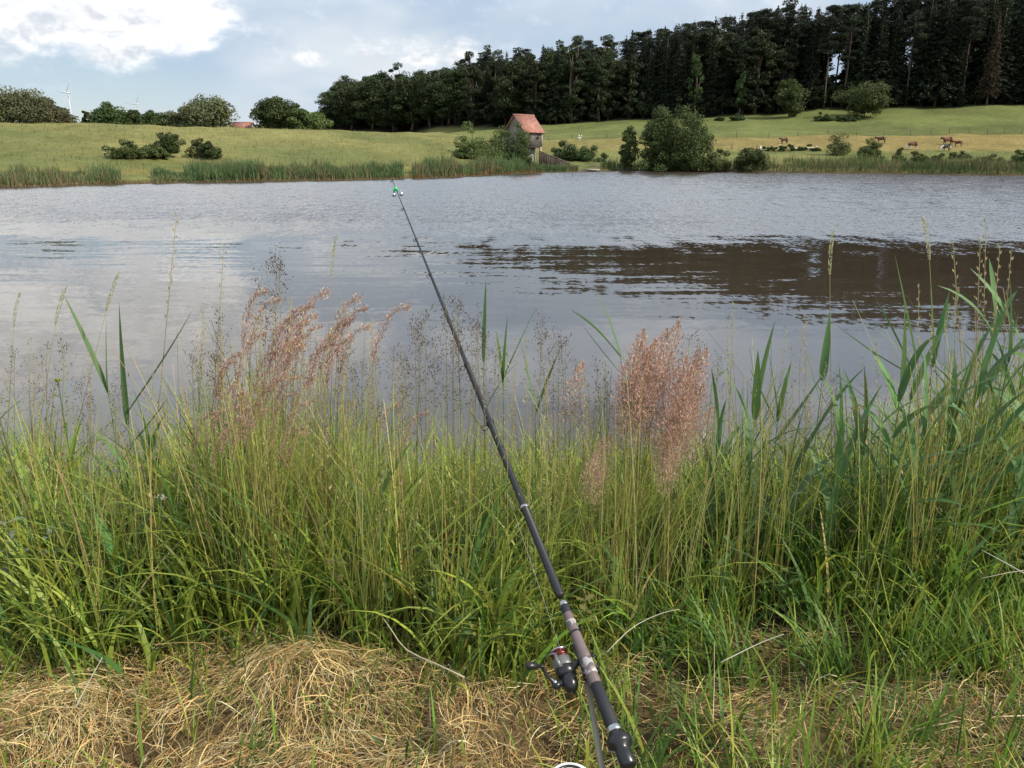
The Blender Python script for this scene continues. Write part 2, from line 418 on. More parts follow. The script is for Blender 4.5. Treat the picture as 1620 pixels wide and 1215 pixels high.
def build_ground():
    tau = np.sinh(np.linspace(-2.6, 2.6, 430))*0.30
    rows = np.concatenate((np.arange(-3.8, 0.6, 0.4), np.arange(0.7, 5.2, 0.06), np.arange(5.3, 14, 0.8), np.arange(15, 40, 2.5),
                           np.arange(40, 160, 0.7), np.arange(160, 290, 2.0), np.geomspace(300, 8500, 46)))
    T, Y = np.meshgrid(tau, rows); X = T*(Y+4.0)
    Z = ground_z(X, Y)
    back = Y < 0.7
    Z = np.where(back, 0.5+0.05*(fbm(X, Y, 1.6, 2)-0.5), Z)
    C = land_colour(X, Y)
    r, c = X.shape
    i = (np.arange(r-1)[:, None]*c+np.arange(c-1)[None])
    Q = np.stack((i, i+1, i+c+1, i+c), -1).reshape(-1, 4)
    m, t = mat('land')
    a = t.n('ShaderNodeAttribute', dict(attribute_name='Col')).outputs[0]
    pos = t.n('ShaderNodeNewGeometry').outputs['Position']
    mp = t.n('ShaderNodeMapping', None, Vector=pos); mp.inputs['Scale'].default_value = (1, 1, 2.2)
    nz = t.noise(mp.outputs[0], 0.9, 7.0, 0.68).outputs[0]
    n3 = t.noise(pos, 18.0, 5.0, 0.7).outputs[0]
    k = t.m('MULTIPLY', t.m('ADD', 0.34, t.m('MULTIPLY', nz, 1.1)), t.m('ADD', 0.7, t.m('MULTIPLY', n3, 0.6)))
    hs = t.n('ShaderNodeHueSaturation', None, Value=k, Fac=1.0, Color=a)
    p = t.n('ShaderNodeBsdfPrincipled', None, Base_Color=hs.outputs[0], Roughness=0.95)
    p.inputs['Specular IOR Level'].default_value = 0.1
    b = t.n('ShaderNodeBump', None, Strength=0.8, Distance=0.06, Height=n3); t.put(p.inputs['Normal'], b.outputs[0])
    t.n('ShaderNodeOutputMaterial', None, Surface=p)
    me = np_mesh('ground', np.stack((X, Y, Z), -1), Q, None, m, C.reshape(-1, 3), True)
    tag(link('ground', me), kind='structure')
build_ground()

def build_water():
    m, t = mat('pond_water')
    pos = t.n('ShaderNodeNewGeometry').outputs['Position']
    sp = t.n('ShaderNodeSeparateXYZ', None, _0=pos); x, y, _ = sp.outputs
    big = t.noise(pos, 0.10, 3.0, 0.5).outputs[0]
    streak = t.noise(t.xyz(t.m('MULTIPLY', x, 0.10), t.m('MULTIPLY', y, 0.35), 3.0), 1.0, 4.0, 0.6).outputs[0]
    # where the wind reaches: open water beyond about twenty metres, the lee of the near bank lies calm
    yb = t.m('ADD', t.m('ADD', y, t.m('MULTIPLY', x, 0.16)), t.m('MULTIPLY', t.m('SUBTRACT', streak, 0.5), 6.0))
    grain = t.noise(t.xyz(t.m('MULTIPLY', x, 1.2), t.m('MULTIPLY', y, 0.45), 7.0), 1.0, 3.0, 0.6).outputs[0]
    yb = t.m('ADD', yb, t.m('MULTIPLY', t.m('SUBTRACT', grain, 0.5), 8.0))
    wind = t.ss(yb, 16.5, 25.5)
    mid = t.ss(yb, 6.5, 13.0)
    def slopes(sx, sy, seed, detail=2.0):
        nd = t.noise(t.xyz(t.m('MULTIPLY', x, sx), t.m('MULTIPLY', y, sy), seed), 1.0, detail, 0.55)
        s = t.n('ShaderNodeSeparateColor', None, _0=nd.outputs['Color'])
        return t.m('SUBTRACT', s.outputs[0], 0.5), t.m('SUBTRACT', s.outputs[1], 0.5)
    f1x, f1y = slopes(11.0, 8.0, 1.0, 2.0)       # wind ripples
    f2x, f2y = slopes(0.7, 3.4, 5.0, 2.0)       # small waves
    f3x, f3y = slopes(0.22, 1.1, 9.0, 2.0)      # long lazy swell in the lee
    fine = t.m('ADD', t.m('ADD', 0.014, t.m('MULTIPLY', mid, 0.03)), t.m('MULTIPLY', wind, 0.35))
    midw = t.m('ADD', t.m('ADD', 0.010, t.m('MULTIPLY', mid, 0.062)), t.m('MULTIPLY', wind, 0.02))
    nx = t.m('ADD', t.m('MULTIPLY', f1x, fine), t.m('MULTIPLY', f2x, t.m('MULTIPLY', midw, 0.6)))
    f4x, f4y = slopes(4.5, 1.0, 13.0, 2.0)
    lee = t.m('MULTIPLY', t.m('ADD', t.m('ADD', 0.085, t.m('MULTIPLY', t.m('ABSOLUTE', f1y), 0.70)), t.m('MULTIPLY', f4y, 0.14)), t.m('MULTIPLY', wind, -1.0))   # wind waves lean towards the near bank
    ny = t.m('ADD', t.m('ADD', t.m('ADD', lee, t.m('MULTIPLY', f1y, fine)), t.m('MULTIPLY', f2y, midw)), t.m('MULTIPLY', f3y, 0.035))
    nv = t.n('ShaderNodeVectorMath', dict(operation='NORMALIZE'), _0=t.xyz(nx, ny, 1.0)).outputs[0]
    col = t.mix(big, (0.036, 0.027, 0.018), (0.050, 0.038, 0.026))
    p = t.n('ShaderNodeBsdfPrincipled', None, Base_Color=col, Roughness=0.03, IOR=1.333, Normal=nv)
    t.n('ShaderNodeOutputMaterial', None, Surface=p)
    V = [(-420, 3.2, 0), (420, 3.2, 0), (420, 125, 0), (-420, 125, 0)]
    tag(link('water', np_mesh('water', V, [(0, 1, 2, 3)], None, m)), kind='structure')
build_water()
# ------------------------------------------------------------------ foliage builders
def rand_unit(n, rng):
    v = rng.normal(size=(n, 3)); return v/np.linalg.norm(v, axis=1, keepdims=True)
def leaf_quads(C, size, rng, flat=0.3, aspect=0.55, N=None):
    """diamond shaped leaves at C with random facing"""
    n = len(C); size = np.broadcast_to(np.asarray(size, float), (n,))
    nrm = rand_unit(n, rng) if N is None else N
    nrm = nrm*np.array((1, 1, 1.0))+np.array((0, 0, flat)); nrm /= np.linalg.norm(nrm, axis=1, keepdims=True)
    a = np.cross(nrm, rand_unit(n, rng)); a /= np.linalg.norm(a, axis=1, keepdims=True)+1e-9
    b = np.cross(nrm, a)
    s = size[:, None]
    V = np.stack((C-a*s, C-b*s*aspect, C+a*s, C+b*s*aspect), 1).reshape(-1, 3)
    return V, np.arange(4*n).reshape(-1, 4)
def tint(n, base, rng, var=0.25, hue=0.12):
    k = 1+var*rng.normal(size=(n, 1))*0.6; k = np.clip(k, 0.45, 1.7)
    c = np.asarray(base)[None]*k
    c = c*(1+hue*rng.normal(size=(n, 3))*np.array((1.0, 0.35, 0.6)))
    return np.clip(c, 0.002, 0.9)

def crown_deciduous(seed, w, h, base, nclump=34, per=75, leaf=0.34, bottom=0.12, airy=0.0, top_heavy=0.0, pointy=0.0, dome=False):
    rng = np.random.default_rng(seed)
    cl = []
    lobes = rng.normal(size=(7, 3)); lobes /= np.linalg.norm(lobes, axis=1, keepdims=True)
    la = rng.uniform(-0.05, 0.30, 7) if not dome else rng.uniform(-0.45, 0.50, 7)
    while len(cl) < nclump:
        d = rand_unit(1, rng)[0]
        r = rng.uniform(0.35, 1.0)**0.6
        r *= 0.78+sum(a*max(0, float(d@l))**3 for a, l in zip(la, lobes))
        z = bottom*h+(h-bottom*h)*(0.5+0.5*d[2]*r)
        if dome: z = h*0.93*(0.04+0.96*min(1.05, abs(d[2])**0.85*r*(0.80+0.28*math.sin(3*math.atan2(d[1], d[0])+seed)+0.12*rng.normal())))
        prof = (1-0.25*top_heavy*(1-d[2]))*(1-pointy*max(0.0, (z/h-0.25)/0.75)**1.2)
        cl.append((d[0]*r*w/2*prof, d[1]*r*w/2*prof, z))
    cl = np.array(cl)
    P = []; N = []
    for c in cl:
        cr = rng.uniform(0.55, 1.15)*min(w, h*1.3)*0.155
        k = int(per*rng.uniform(0.6, 1.3)*(1-airy))
        d = rand_unit(k, rng); rr = rng.uniform(0.25, 1.05, (k, 1))**0.5*cr*np.array((1.15, 1.15, 0.8))
        P.append(c+d*rr); N.append(d)
    P = np.concatenate(P); N = np.concatenate(N); P[:, 2] = np.maximum(P[:, 2], 0.03*h)
    N = N*0.6+rand_unit(len(N), rng)*0.8; N /= np.linalg.norm(N, axis=1, keepdims=True)
    V, Q = leaf_quads(P, leaf*rng.uniform(0.6, 1.3, len(P)), rng, 0.35, 0.6, N)
    return V, Q, np.repeat(tint(len(P), base, rng), 4, 0), cl
def trunk_deciduous(seed, h, cl, r0, frac=0.55):
    rng = np.random.default_rng(seed+5)
    b = MB()
    top = np.array((0.0, 0, h*0.82)); bend = rng.normal(size=2)*h*0.02
    pts = [(bend[0]*math.sin(t*3), bend[1]*math.sin(t*2.5), t*h*0.85-0.3*(t == 0)) for t in np.linspace(0, 1, 7)]
    b.tube(pts, np.linspace(r0, r0*0.2, 7), 7)
    pick = cl[rng.choice(len(cl), min(9, len(cl)), replace=False)]
    for c in pick:
        z0 = max(0.18*h, c[2]*0.6); s = np.array((0, 0, min(z0, 0.75*h)))
        m = s*0.5+c*0.5+np.array((0, 0, 0.02*h))
        b.tube([s, m, c], [r0*0.42, r0*0.25, r0*0.08], 5)
    return b
def crown_spruce(seed, w, h, base, bottom=0.1, leaf=0.42, tiers=26, density=1.0, droop=0.35):
    rng = np.random.default_rng(seed)
    P = []; N = []
    for i in range(tiers):
        t = (i+rng.uniform(-0.3, 0.3))/tiers
        z = h*(bottom+(0.985-bottom)*t)
        R = w/2*(1-t)**0.8*rng.uniform(0.7, 1.15)+0.12
        nb = max(5, int(11*(1-t)+4))
        a0 = rng.uniform(0, 6.3)
        for k in range(nb):
            if rng.random() < 0.12: continue
            a = a0+2*PI*k/nb+rng.normal()*0.2; Rk = R*rng.uniform(0.65, 1.15)
            m = max(4, int(Rk*9*density))
            s = rng.uniform(0.15, 1, m)
            x = s*Rk; zz = z-droop*x*s+rng.normal(size=m)*0.12-0.15*(x > 0.5)*rng.random(m)
            lat = rng.normal(size=m)*0.22*(0.4+s)
            P.append(np.stack((np.cos(a)*x-np.sin(a)*lat, np.sin(a)*x+np.cos(a)*lat, zz), -1))
    top = np.stack((rng.normal(size=10)*0.05, rng.normal(size=10)*0.05, rng.uniform(0.95, 1.0, 10)*h), -1); P.append(top)
    P = np.concatenate(P); N = rand_unit(len(P), rng)
    V, Q = leaf_quads(P, leaf*rng.uniform(0.55, 1.2, len(P)), rng, 0.5, 0.45, N)
    return V, Q, np.repeat(tint(len(P), base, rng, 0.3), 4, 0), None
def crown_pine(seed, w, h, base, bottom=0.55, leaf=0.42, nclump=26, per=60):
    rng = np.random.default_rng(seed)
    P = []; cl = []
    for i in range(nclump):
        t = rng.random()**0.8
        z = h*(bottom+(0.97-bottom)*t)
        R = w/2*(0.45+0.55*math.sin(PI*min(1, t*0.8+0.22)))*rng.uniform(0.25, 1)
        a = rng.uniform(0, 6.3); c = np.array((math.cos(a)*R, math.sin(a)*R, z)); cl.append(c)
        k = int(per*rng.uniform(0.5, 1.3)); cr = rng.uniform(0.6, 1.2)*w*0.16
        P.append(c+rand_unit(k, rng)*rng.random((k, 1))**0.4*cr*np.array((1.2, 1.2, 0.55)))
    P = np.concatenate(P); N = rand_unit(len(P), rng)
    V, Q = leaf_quads(P, leaf*rng.uniform(0.5, 1.1, len(P)), rng, 0.4, 0.45, N)
    return V, Q, np.repeat(tint(len(P), base, rng, 0.3), 4, 0), np.array(cl)
def trunk_straight(seed, h, r0, cl=None):
    rng = np.random.default_rng(seed+9); b = MB()
    bx = rng.normal(size=2)*0.012*h
    pts = [(bx[0]*math.sin(t*3), bx[1]*math.sin(t*2), t*h*0.97-0.4*(t == 0)) for t in np.linspace(0, 1, 6)]
    b.tube(pts, np.linspace(r0, r0*0.15, 6), 7)
    for k in range(8):     # dead stubs and limbs
        z = rng.uniform(0.25, 0.8)*h; a = rng.uniform(0, 6.3); L = rng.uniform(0.5, 1.4)
        b.tube([(0, 0, z), (math.cos(a)*L*0.5, math.sin(a)*L*0.5, z+0.05), (math.cos(a)*L, math.sin(a)*L, z-0.1)], [0.05, 0.035, 0.012], 4)
    if cl is not None:
        for c in cl[::2]:
            b.tube([(0, 0, c[2]-0.5), c*np.array((0.5, 0.5, 1))-np.array((0, 0, 0.2)), c], [0.08, 0.05, 0.02], 4)
    return b
def make_tree_meshes(kind, seed, w, h, base, **kw):
    tr = kw.pop('tr', None)
    if kind == 'deciduous':
        V, Q, C, cl = crown_deciduous(seed, w, h, base, **kw); tb = trunk_deciduous(seed, h, cl, tr or 0.022*h); bm_ = M_BARK
    elif kind == 'spruce':
        V, Q, C, cl = crown_spruce(seed, w, h, base, **kw); tb = trunk_straight(seed, h, tr or 0.28); bm_ = M_BARK
    else:
        V, Q, C, cl = crown_pine(seed, w, h, base, **kw); tb = trunk_straight(seed, h, tr or 0.25, cl); bm_ = M_BARK_RED
    return np_mesh('crown', V, Q, None, M_CROWN, C), tb.mesh('trunk', bm_, True), h
def plant_tree(name, meshes, loc, height, label, cat='tree', group=None, rz=0.0, wscale=1.0, parts=('crown', 'trunk')):
    cm, tm, h = meshes; s = height/h
    r = empty(name, loc, label, cat, group, rz, (s*wscale, s*wscale, s))
    link(parts[0], cm, r); link(parts[1], tm, r)
    return r

# ------------------------------------------------------------------ the wood on the hill
G_DEC = (0.042, 0.060, 0.020); G_SPR = (0.021, 0.030, 0.014); G_PIN = (0.026, 0.034, 0.017); G_BIR = (0.055, 0.085, 0.025)
WOOD = {
    'deciduous': [make_tree_meshes('deciduous', 100+i, 9.5, 16.0, G_DEC, nclump=70, per=190, leaf=0.22, bottom=0.0) for i in range(5)],
    'mixed': [make_tree_meshes('deciduous', 140+i, 7.0, 20.0, (0.036, 0.047, 0.019), nclump=70, per=170, leaf=0.22, bottom=0.03) for i in range(4)],
    'spruce': [make_tree_meshes('spruce', 200+i, 6.6+0.5*i, 26.0, G_SPR, bottom=0.03+0.02*i, leaf=0.27, tiers=40, density=2.0) for i in range(5)],
    'pine': [make_tree_meshes('pine', 300+i, 6.5+0.4*i, 26.0, G_PIN, bottom=0.46+0.03*i, leaf=0.23, nclump=48, per=180) for i in range(4)],
    'birch': [make_tree_meshes('deciduous', 160+i, 6.0, 17.0, G_BIR, nclump=40, per=60, leaf=0.3, bottom=0.1) for i in range(2)],
    'under': [make_tree_meshes('deciduous', 180+i, 5.0, 6.0, (0.028, 0.040, 0.016), nclump=26, per=70, leaf=0.3, bottom=0.0) for i in range(3)],
}
TOP_PX = [440, 515, 522, 540, 565, 600, 650, 700, 735, 765, 792, 830, 880, 950, 1010, 1060, 1130, 1190, 1240, 1290, 1340, 1400, 1500, 1620, 2200]
TOP_PY = [165, 165, 140, 122, 117, 110, 104, 98, 90, 74, 82, 72, 66, 57, 45, 37, 24, 13, 4, 8, -2, -18, -30, -42, -60]
EDGE_PX = [430, 520, 600, 700, 790, 860, 1000, 1200, 1300, 1620, 2200]
EDGE_Y = [262, 255, 247, 236, 216, 209, 206, 201, 198, 191, 184]
FOREST = 'trees of the dense wood on the hill'
LAB = {
    'deciduous': ('broadleaf_tree', 'dark green broadleaf tree in the low left part of the wood'),
    'mixed': ('broadleaf_tree', 'dark slender broadleaf tree in the middle of the wood on the slope'),
    'spruce': ('spruce_tree', 'tall dark spruce in the wood above the pasture'),
    'pine': ('pine_tree', 'tall pine with bare trunk and open crown in the wood'),
    'under': ('young_tree', 'low bushy young tree at the dark foot of the wood'),
}
def under_label(px):
    return 'low bushy young tree at the dark foot of the wood '+('behind the meadow brow' if px < 740 else 'behind the hut' if px < 960 else 'behind the alders' if px < 1180 else 'behind the two pasture trees' if px < 1400 else 'above the cows')
def plant_wood():
    rng = np.random.default_rng(42)
    n = 0
    for row in range(6):
        px = 520.0 + row*9 if row < 5 else 700
        while px < 1800:
            ey = np.interp(px, EDGE_PX, EDGE_Y)
            Y = ey+row*5.5+rng.uniform(-1.6, 1.6)
            top = float(np.interp(px, TOP_PX, TOP_PY))
            u = rng.random()
            if px < 740: kind = 'deciduous' if u < 0.85 else 'mixed'
            elif px < 980: kind = 'mixed' if u < 0.5 else ('deciduous' if u < 0.65 else ('pine' if u < 0.8 else 'spruce'))
            elif px < 1180: kind = 'spruce' if u < 0.5 else ('mixed' if u < 0.75 else 'pine')
            else: kind = 'spruce' if u < 0.62 else ('pine' if u < 0.86 else 'mixed')
            gapzone = 1285 < px < 1335 or 1420 < px < 1450 or 1520 < px < 1540
            if gapzone:
                kind = 'pine'
                if row > 2: px += 20; continue
            if row < 2 and kind == 'pine' and not gapzone and u < 0.8: kind = 'spruce'
            P = on_Y(px, Y)
            if row == 0 and px < 740: drop = rng.uniform(0, 26)
            else: drop = abs(rng.normal())*(3.0 if row > 1 else 8.0)+(8 if rng.random() < 0.12 else 0)
            if row == 0 and px > 900: drop += rng.uniform(0, 30)
            z1 = zY(top+drop, Y); h = z1-P[2]
            if h > 4:
                nm, lb = LAB[kind]
                mm = WOOD[kind][rng.integers(len(WOOD[kind]))]
                wsc = rng.uniform(0.85, 1.2)
                if kind == 'deciduous': wsc *= np.clip(16.0/h, 0.9, 1.3)*1.25
                if kind == 'mixed': wsc *= 1.25
                if kind in ('spruce', 'pine'): wsc *= 1.28
                band = ('behind the meadow brow' if px < 740 else 'behind the hut' if px < 960 else 'behind the alders' if px < 1180 else 'behind the two pasture trees' if px < 1400 else 'above the cows')
                lb = {'pine': 'tall bare-trunked pine', 'spruce': 'tall dark spruce', 'mixed': 'slender broadleaf tree', 'deciduous': 'round broadleaf tree'}[kind]
                lb += ' in the '+('front' if row < 2 else 'inner' if row < 4 else 'rear')+' rows of the wood '+band
                plant_tree(nm, mm, P, h, lb, 'tree', 'wood: '+lb, rng.uniform(0, 6.28), wsc)
                n += 1
            step = (3.3 if kind in ('spruce', 'pine') else 6.0)*rng.uniform(0.75, 1.3)
            px += step*FPX/(Y*math.cos(PITCH))
            if row >= 3 : px += 5
    # low growth that closes the foot of the wood
    px = 700.0
    while px < 1760:
        ey = np.interp(px, EDGE_PX, EDGE_Y)
        P = on_Y(px, ey-1.0+rng.uniform(-1, 2.5))
        plant_tree('young_tree', WOOD['under'][rng.integers(3)], P, rng.uniform(3.0, 6.5), under_label(px), 'tree', under_label(px), rng.uniform(0, 6.28), rng.uniform(0.9, 1.4))
        px += rng.uniform(20, 34)
    for k in range(3):
        px = (690.0, 545.0, 545.0)[k]
        while px < 1760:
            ey = np.interp(px, EDGE_PX, EDGE_Y)
            P = on_Y(px, ey+(5, 12, 24)[k]+rng.uniform(-2, 3))
            plant_tree('young_tree', WOOD['under'][rng.integers(3)], P, rng.uniform(5.0, 9.0), under_label(px), 'tree', under_label(px), rng.uniform(0, 6.28), rng.uniform(1.0, 1.5))
            px += rng.uniform(26, 44)
    return n
NWOOD = plant_wood()
for px, top, h_, lab in ((1098, 72, None, 'light green slender tree standing out against the dark wood'), (1170, 74, None, 'second light green tree in the dark wood, right of the slender one')):
    P = on_Y(px, np.interp(px, EDGE_PX, EDGE_Y)-2.5)
    plant_tree('birch_tree', WOOD['birch'][int(px > 1150)], P, zY(top, P[1])-P[2], lab, 'tree', None, 0.5, 0.62)
mb = make_tree_meshes('spruce', 290, 6.5, 26.0, (0.050, 0.034, 0.021), bottom=0.12, leaf=0.28, tiers=38, density=1.7)
P = on_Y(1560, 189.0); plant_tree('spruce_tree', mb, P, zY(15, P[1])-P[2], 'reddish brown dying spruce in the wood high above the cows')

# ------------------------------------------------------------------ single trees and bushes
def bush(px, base_py, wpx, hpx, colour, label, name='bush', cat='bush', seed=None, Y=None, airy=0.0, leaf=None, group=None, dens=1.0, kind='deciduous', bottom=0.0, pointy=0.0, dome=True):
    P = hit(px, base_py) if Y is None else on_Y(px, Y)
    s = P[1]*math.cos(PITCH)/FPX
    wd = wpx*s*(1.28 if dome else 1.14); h = (zY(base_py-hpx, P[1])-P[2])*(1.16 if dome else 1.06)
    seed = seed if seed is not None else int(px*7+base_py)
    lf = leaf or max(0.07, 0.00105*P[1])
    k = int(max(18, 44*dens))
    mm = make_tree_meshes(kind, seed, wd, h, colour, nclump=k, per=int(150*dens**0.5), leaf=lf, bottom=bottom, airy=airy, pointy=pointy, dome=dome, tr=max(0.03, 0.016*h))
    r = plant_tree(name, mm, P, h, label, cat, group, 0.0, 1.0, ('crown', 'trunk') if cat == 'tree' else ('foliage', 'stem'))
    return r
D1 = (0.070, 0.094, 0.028); D2 = (0.056, 0.080, 0.024); OL = (0.115, 0.118, 0.055); MG = (0.100, 0.130, 0.038); LG = (0.140, 0.155, 0.055)
# meadow on the left
bush(193, 250, 58, 33, D1, 'round dark bush with pale blossom at the left end of the meadow bushes', 'hawthorn_bush')
bush(234, 249, 56, 25, MG, 'low mid green bush between the dark bushes on the left meadow')
bush(269, 249, 36, 42, D2, 'tall narrow dark bush on the left meadow', dome=False)
bush(314, 249, 26, 30, LG, 'small yellowish bush left of a dark bush on the meadow')
bush(335, 251, 28, 31, D2, 'small dark bush rightmost on the left meadow')
bush(214, 250, 40, 22, MG, 'low filler bush between the hawthorn and the low green bush')
bush(250, 250, 36, 24, D1, 'low dark bush left of the tall narrow one on the meadow')
# along the crest on the left, standing beyond the brow
for px, top, wpx, col, lab, kw in (
    (-14, 168, 60, D1, 'dark tree at the left edge of the meadow skyline', {}),
    (38, 143, 84, OL, 'large olive willow tree on the skyline left of the wind turbine', dict(airy=0.1)),
    (84, 163, 64, OL, 'lower olive willow tree right beside the large willow', dict(airy=0.1)),
    (140, 182, 12, D1, 'tiny lone tree on the skyline right of the wind turbine', {}),
    (180, 167, 58, D2, 'dark round tree left of the far wind turbine on the skyline', {}),
    (214, 172, 30, D2, 'narrow dark tree just below the far wind turbine', {}),
    (247, 175, 46, D2, 'low dark tree right of the far wind turbine', {}),
    (283, 179, 36, OL, 'small greyish bush on the skyline beside the spreading willow', dict(airy=0.1)),
    (330, 155, 82, OL, 'spreading olive willow tree on the skyline left of the red roof', dict(airy=0.1)),
    (441, 160, 62, D2, 'dark round tree on the skyline right of the red roof', dict(airy=0.12)),
    (473, 172, 44, D1, 'dark green tree beside the wood on the skyline', {}),
    (500, 182, 40, MG, 'low green bush at the left end of the wood', {})):
    Y = 185.0
    P = on_Y(px, Y); base = float(py_of(P[1], P[2]))
    bush(px, base, wpx, base-top, col, lab, 'willow_tree' if col is OL else 'broadleaf_tree', 'tree', Y=Y, dome=False, leaf=0.24, dens=2.0, **kw)
# around the hut
bush(748, 250, 56, 46, MG, 'round bright green bush at the left end of the bushes by the hut')
bush(735, 249, 34, 20, D1, 'low bush at the meadow edge left of the hut bushes')
bush(790, 250, 64, 52, D1, 'broad bush between the round bush and the hut')
bush(782, 262, 66, 36, MG, 'low olive bush in front of the hut bushes', Y=94.5)
bush(816, 262, 48, 68, D1, 'tall bush hiding the gable side of the hut', Y=96.6)
bush(812, 266, 56, 38, D2, 'dark bush at the foot of the tall hut bush', Y=95.6)
bush(896, 255, 46, 32, D2, 'dark bush behind the sloping plank wall')
bush(927, 256, 44, 30, D2, 'dark bush right of the hut above the small jetty')
# right bank
bush(995, 271, 32, 66, MG, 'slim young alder left of the big alder at the water', 'alder_tree', 'tree', dens=1.2, pointy=0.45, dome=False)
bush(1042, 271, 66, 104, D1, 'big alder with a pointed top at the water edge', 'alder_tree', 'tree', dens=2.0, pointy=0.75, dome=False)
bush(1090, 271, 76, 88, D1, 'broad alder right of the pointed alder at the water', 'alder_tree', 'tree', dens=2.0, pointy=0.55, dome=False)
bush(1062, 271, 100, 52, D1, 'low alder scrub filling the foot between the two big alders', dens=1.4)
bush(1132, 270, 46, 34, MG, 'low green bush under the right side of the alders')
bush(1183, 269, 42, 36, D2, 'round dark bush alone on the bank right of the alders')
bush(1247, 186, 42, 59, D1, 'upright tree alone on the pasture below the wood', 'pasture_tree', 'tree', dens=1.5, dome=False)
bush(1367, 186, 74, 55, D1, 'broad round tree alone on the pasture below the wood', 'pasture_tree', 'tree', dens=1.6, dome=False)
bush(1302, 191, 34, 11, D2, 'low dark bush between the two pasture trees')
bush(1338, 192, 40, 12, D2, 'dark scrub at the foot of the broad pasture tree')
bush(1168, 190, 22, 10, D2, 'small dark bush on the upper pasture left of the upright tree')
bush(1138, 191, 14, 6, D2, 'tiny bush on the upper pasture')
bush(1331, 245, 38, 38, LG, 'sparse light bush on the right bank', airy=0.45)
bush(1375, 256, 34, 34, MG, 'soft green bush on the right bank below the first cows')
bush(1419, 257, 16, 22, LG, 'narrow yellowish shrub on the right bank', airy=0.3)
bush(1462, 262, 64, 24, MG, 'low wide bush on the right bank below the grazing cow', airy=0.2)
bush(1516, 252, 34, 15, MG, 'grey green bush hiding the legs of the black cow', airy=0.2)
bush(1560, 262, 60, 20, LG, 'low pale bush on the bank near the right edge', airy=0.3)
bush(1625, 262, 44, 30, D1, 'dark bush at the right edge of the far bank')
for px, wpx, hpx, lab in ((1215, 26, 8, 'low dark weed patch between the two white posts'), (1246, 26, 11, 'low dark bush just right of the right white post'),
                          (1272, 22, 8, 'low dark bush third along the tape fence'), (1289, 14, 6, 'tiny dark bush last along the tape fence')):
    bush(px, 238.5, wpx, hpx, D2, lab, dens=0.5)

# ------------------------------------------------------------------ grass masses on the far side
def ribbons(B, h, lean, ang, w, segs, rng, curve=1.7, droop=0.0, face=None, taper=1.0):
    """upright blades: base points, height, horizontal reach, direction, width"""
    n = len(B); t = np.linspace(0, 1, segs+1)[None, :]
    dirx = np.cos(ang)[:, None]; diry = np.sin(ang)[:, None]
    reach = lean[:, None]*t**curve
    z = h[:, None]*(t-(droop if np.isscalar(droop) else droop[:, None])*t**3)
    P = np.stack((B[:, 0, None]+dirx*reach, B[:, 1, None]+diry*reach, B[:, 2, None]+z), -1)
    fa = ang+PI/2+rng.normal(size=n)*0.7 if face is None else face
    side = np.stack((np.cos(fa), np.sin(fa), 0*fa), -1)[:, None, :]
    wd = (w[:, None]*np.clip(1-t**2.2*taper, 0.02, 1)*(0.55+0.45*np.minimum(1, t*4)))[..., None]*0.5
    V = np.stack((P-side*wd, P+side*wd), 2).reshape(-1, 3)
    k = segs+1
    i = (np.arange(n)[:, None]*k+np.arange(segs)[None])*2
    Q = np.stack((i, i+1, i+3, i+2), -1).reshape(-1, 4)
    return V, Q, k*2
def reed_beds():
    rng = np.random.default_rng(77)
    Bs = []; hs = []; cs = []
    def stand(p0, p1, n, h0, h1, d0, d1, col):
        px = rng.uniform(p0, p1, n); off = rng.uniform(d0, d1, n)
        i = np.clip(np.searchsorted(K_PX, px)-1, 0, len(K_PX)-2); f = (px-K_PX[i])/(K_PX[i+1]-K_PX[i]); f = f*f*(3-2*f)*0.6+f*0.4
        Y = K_Y[i, 1]*(1-f)+K_Y[i+1, 1]*f+off
        X = (px-CXP)/FPX*Y*math.cos(PITCH)
        Z = np.maximum(ground_z(X, Y), -0.15)
        patch = fbm(X, Y, 0.22, 51); 
        Bs.append(np.stack((X, Y, Z), -1)); hs.append(rng.uniform(h0, h1, n)*(0.12+0.7*patch+0.55*sstep(fbm(X, Y, 0.8, 54), 0.3, 0.75))*rng.uniform(0.7, 1.15, n)*(0.70 if p0 < 640 else 0.95))
        c = tint(n, col, rng, 0.25, 0.15); brown = (fbm(X, Y, 0.35, 52) > 0.5) & (rng.random(n) < 0.5)
        c[brown] = tint(int(brown.sum()), (0.20, 0.165, 0.085), rng, 0.25); cs.append(c)
    RG = (0.115, 0.165, 0.066)
    stand(-420, 186, 6500, 1.0, 1.6, 0.2, 3.6, RG); stand(236, 300, 1500, 0.8, 1.2, 0.2, 2.2, RG)
    stand(290, 636, 9000, 1.1, 1.9, 0.2, 3.6, RG); stand(652, 836, 6200, 1.2, 2.0, 0.2, 3.8, RG); stand(832, 872, 1300, 0.7, 1.2, 0.2, 3.0, (0.11, 0.155, 0.065)); stand(866, 915, 1500, 0.7, 1.0, 0.2, 2.2, (0.11, 0.155, 0.065))
    stand(-420, 640, 3500, 0.25, 0.5, 0.0, 0.8, (0.19, 0.15, 0.07)); stand(650, 860, 1500, 0.25, 0.6, 0.0, 0.6, (0.19, 0.12, 0.05))
    stand(950, 2000, 11000, 0.8, 1.6, 0.2, 4.2, (0.075, 0.105, 0.036)); stand(1240, 2000, 9000, 0.7, 1.5, 3.0, 10.0, (0.115, 0.140, 0.050))
    B = np.concatenate(Bs); h = np.concatenate(hs); c = np.concatenate(cs); n = len(B)
    V, Q, k = ribbons(B, h, rng.uniform(0.02, 0.6, n)*h, rng.uniform(0, 6.28, n), rng.uniform(0.03, 0.075, n), 3, rng)
    tag(link('reed_bed', np_mesh('reed_bed', V, Q, None, M_FARGRASS, np.repeat(c, k, 0))), kind='stuff')
reed_beds()
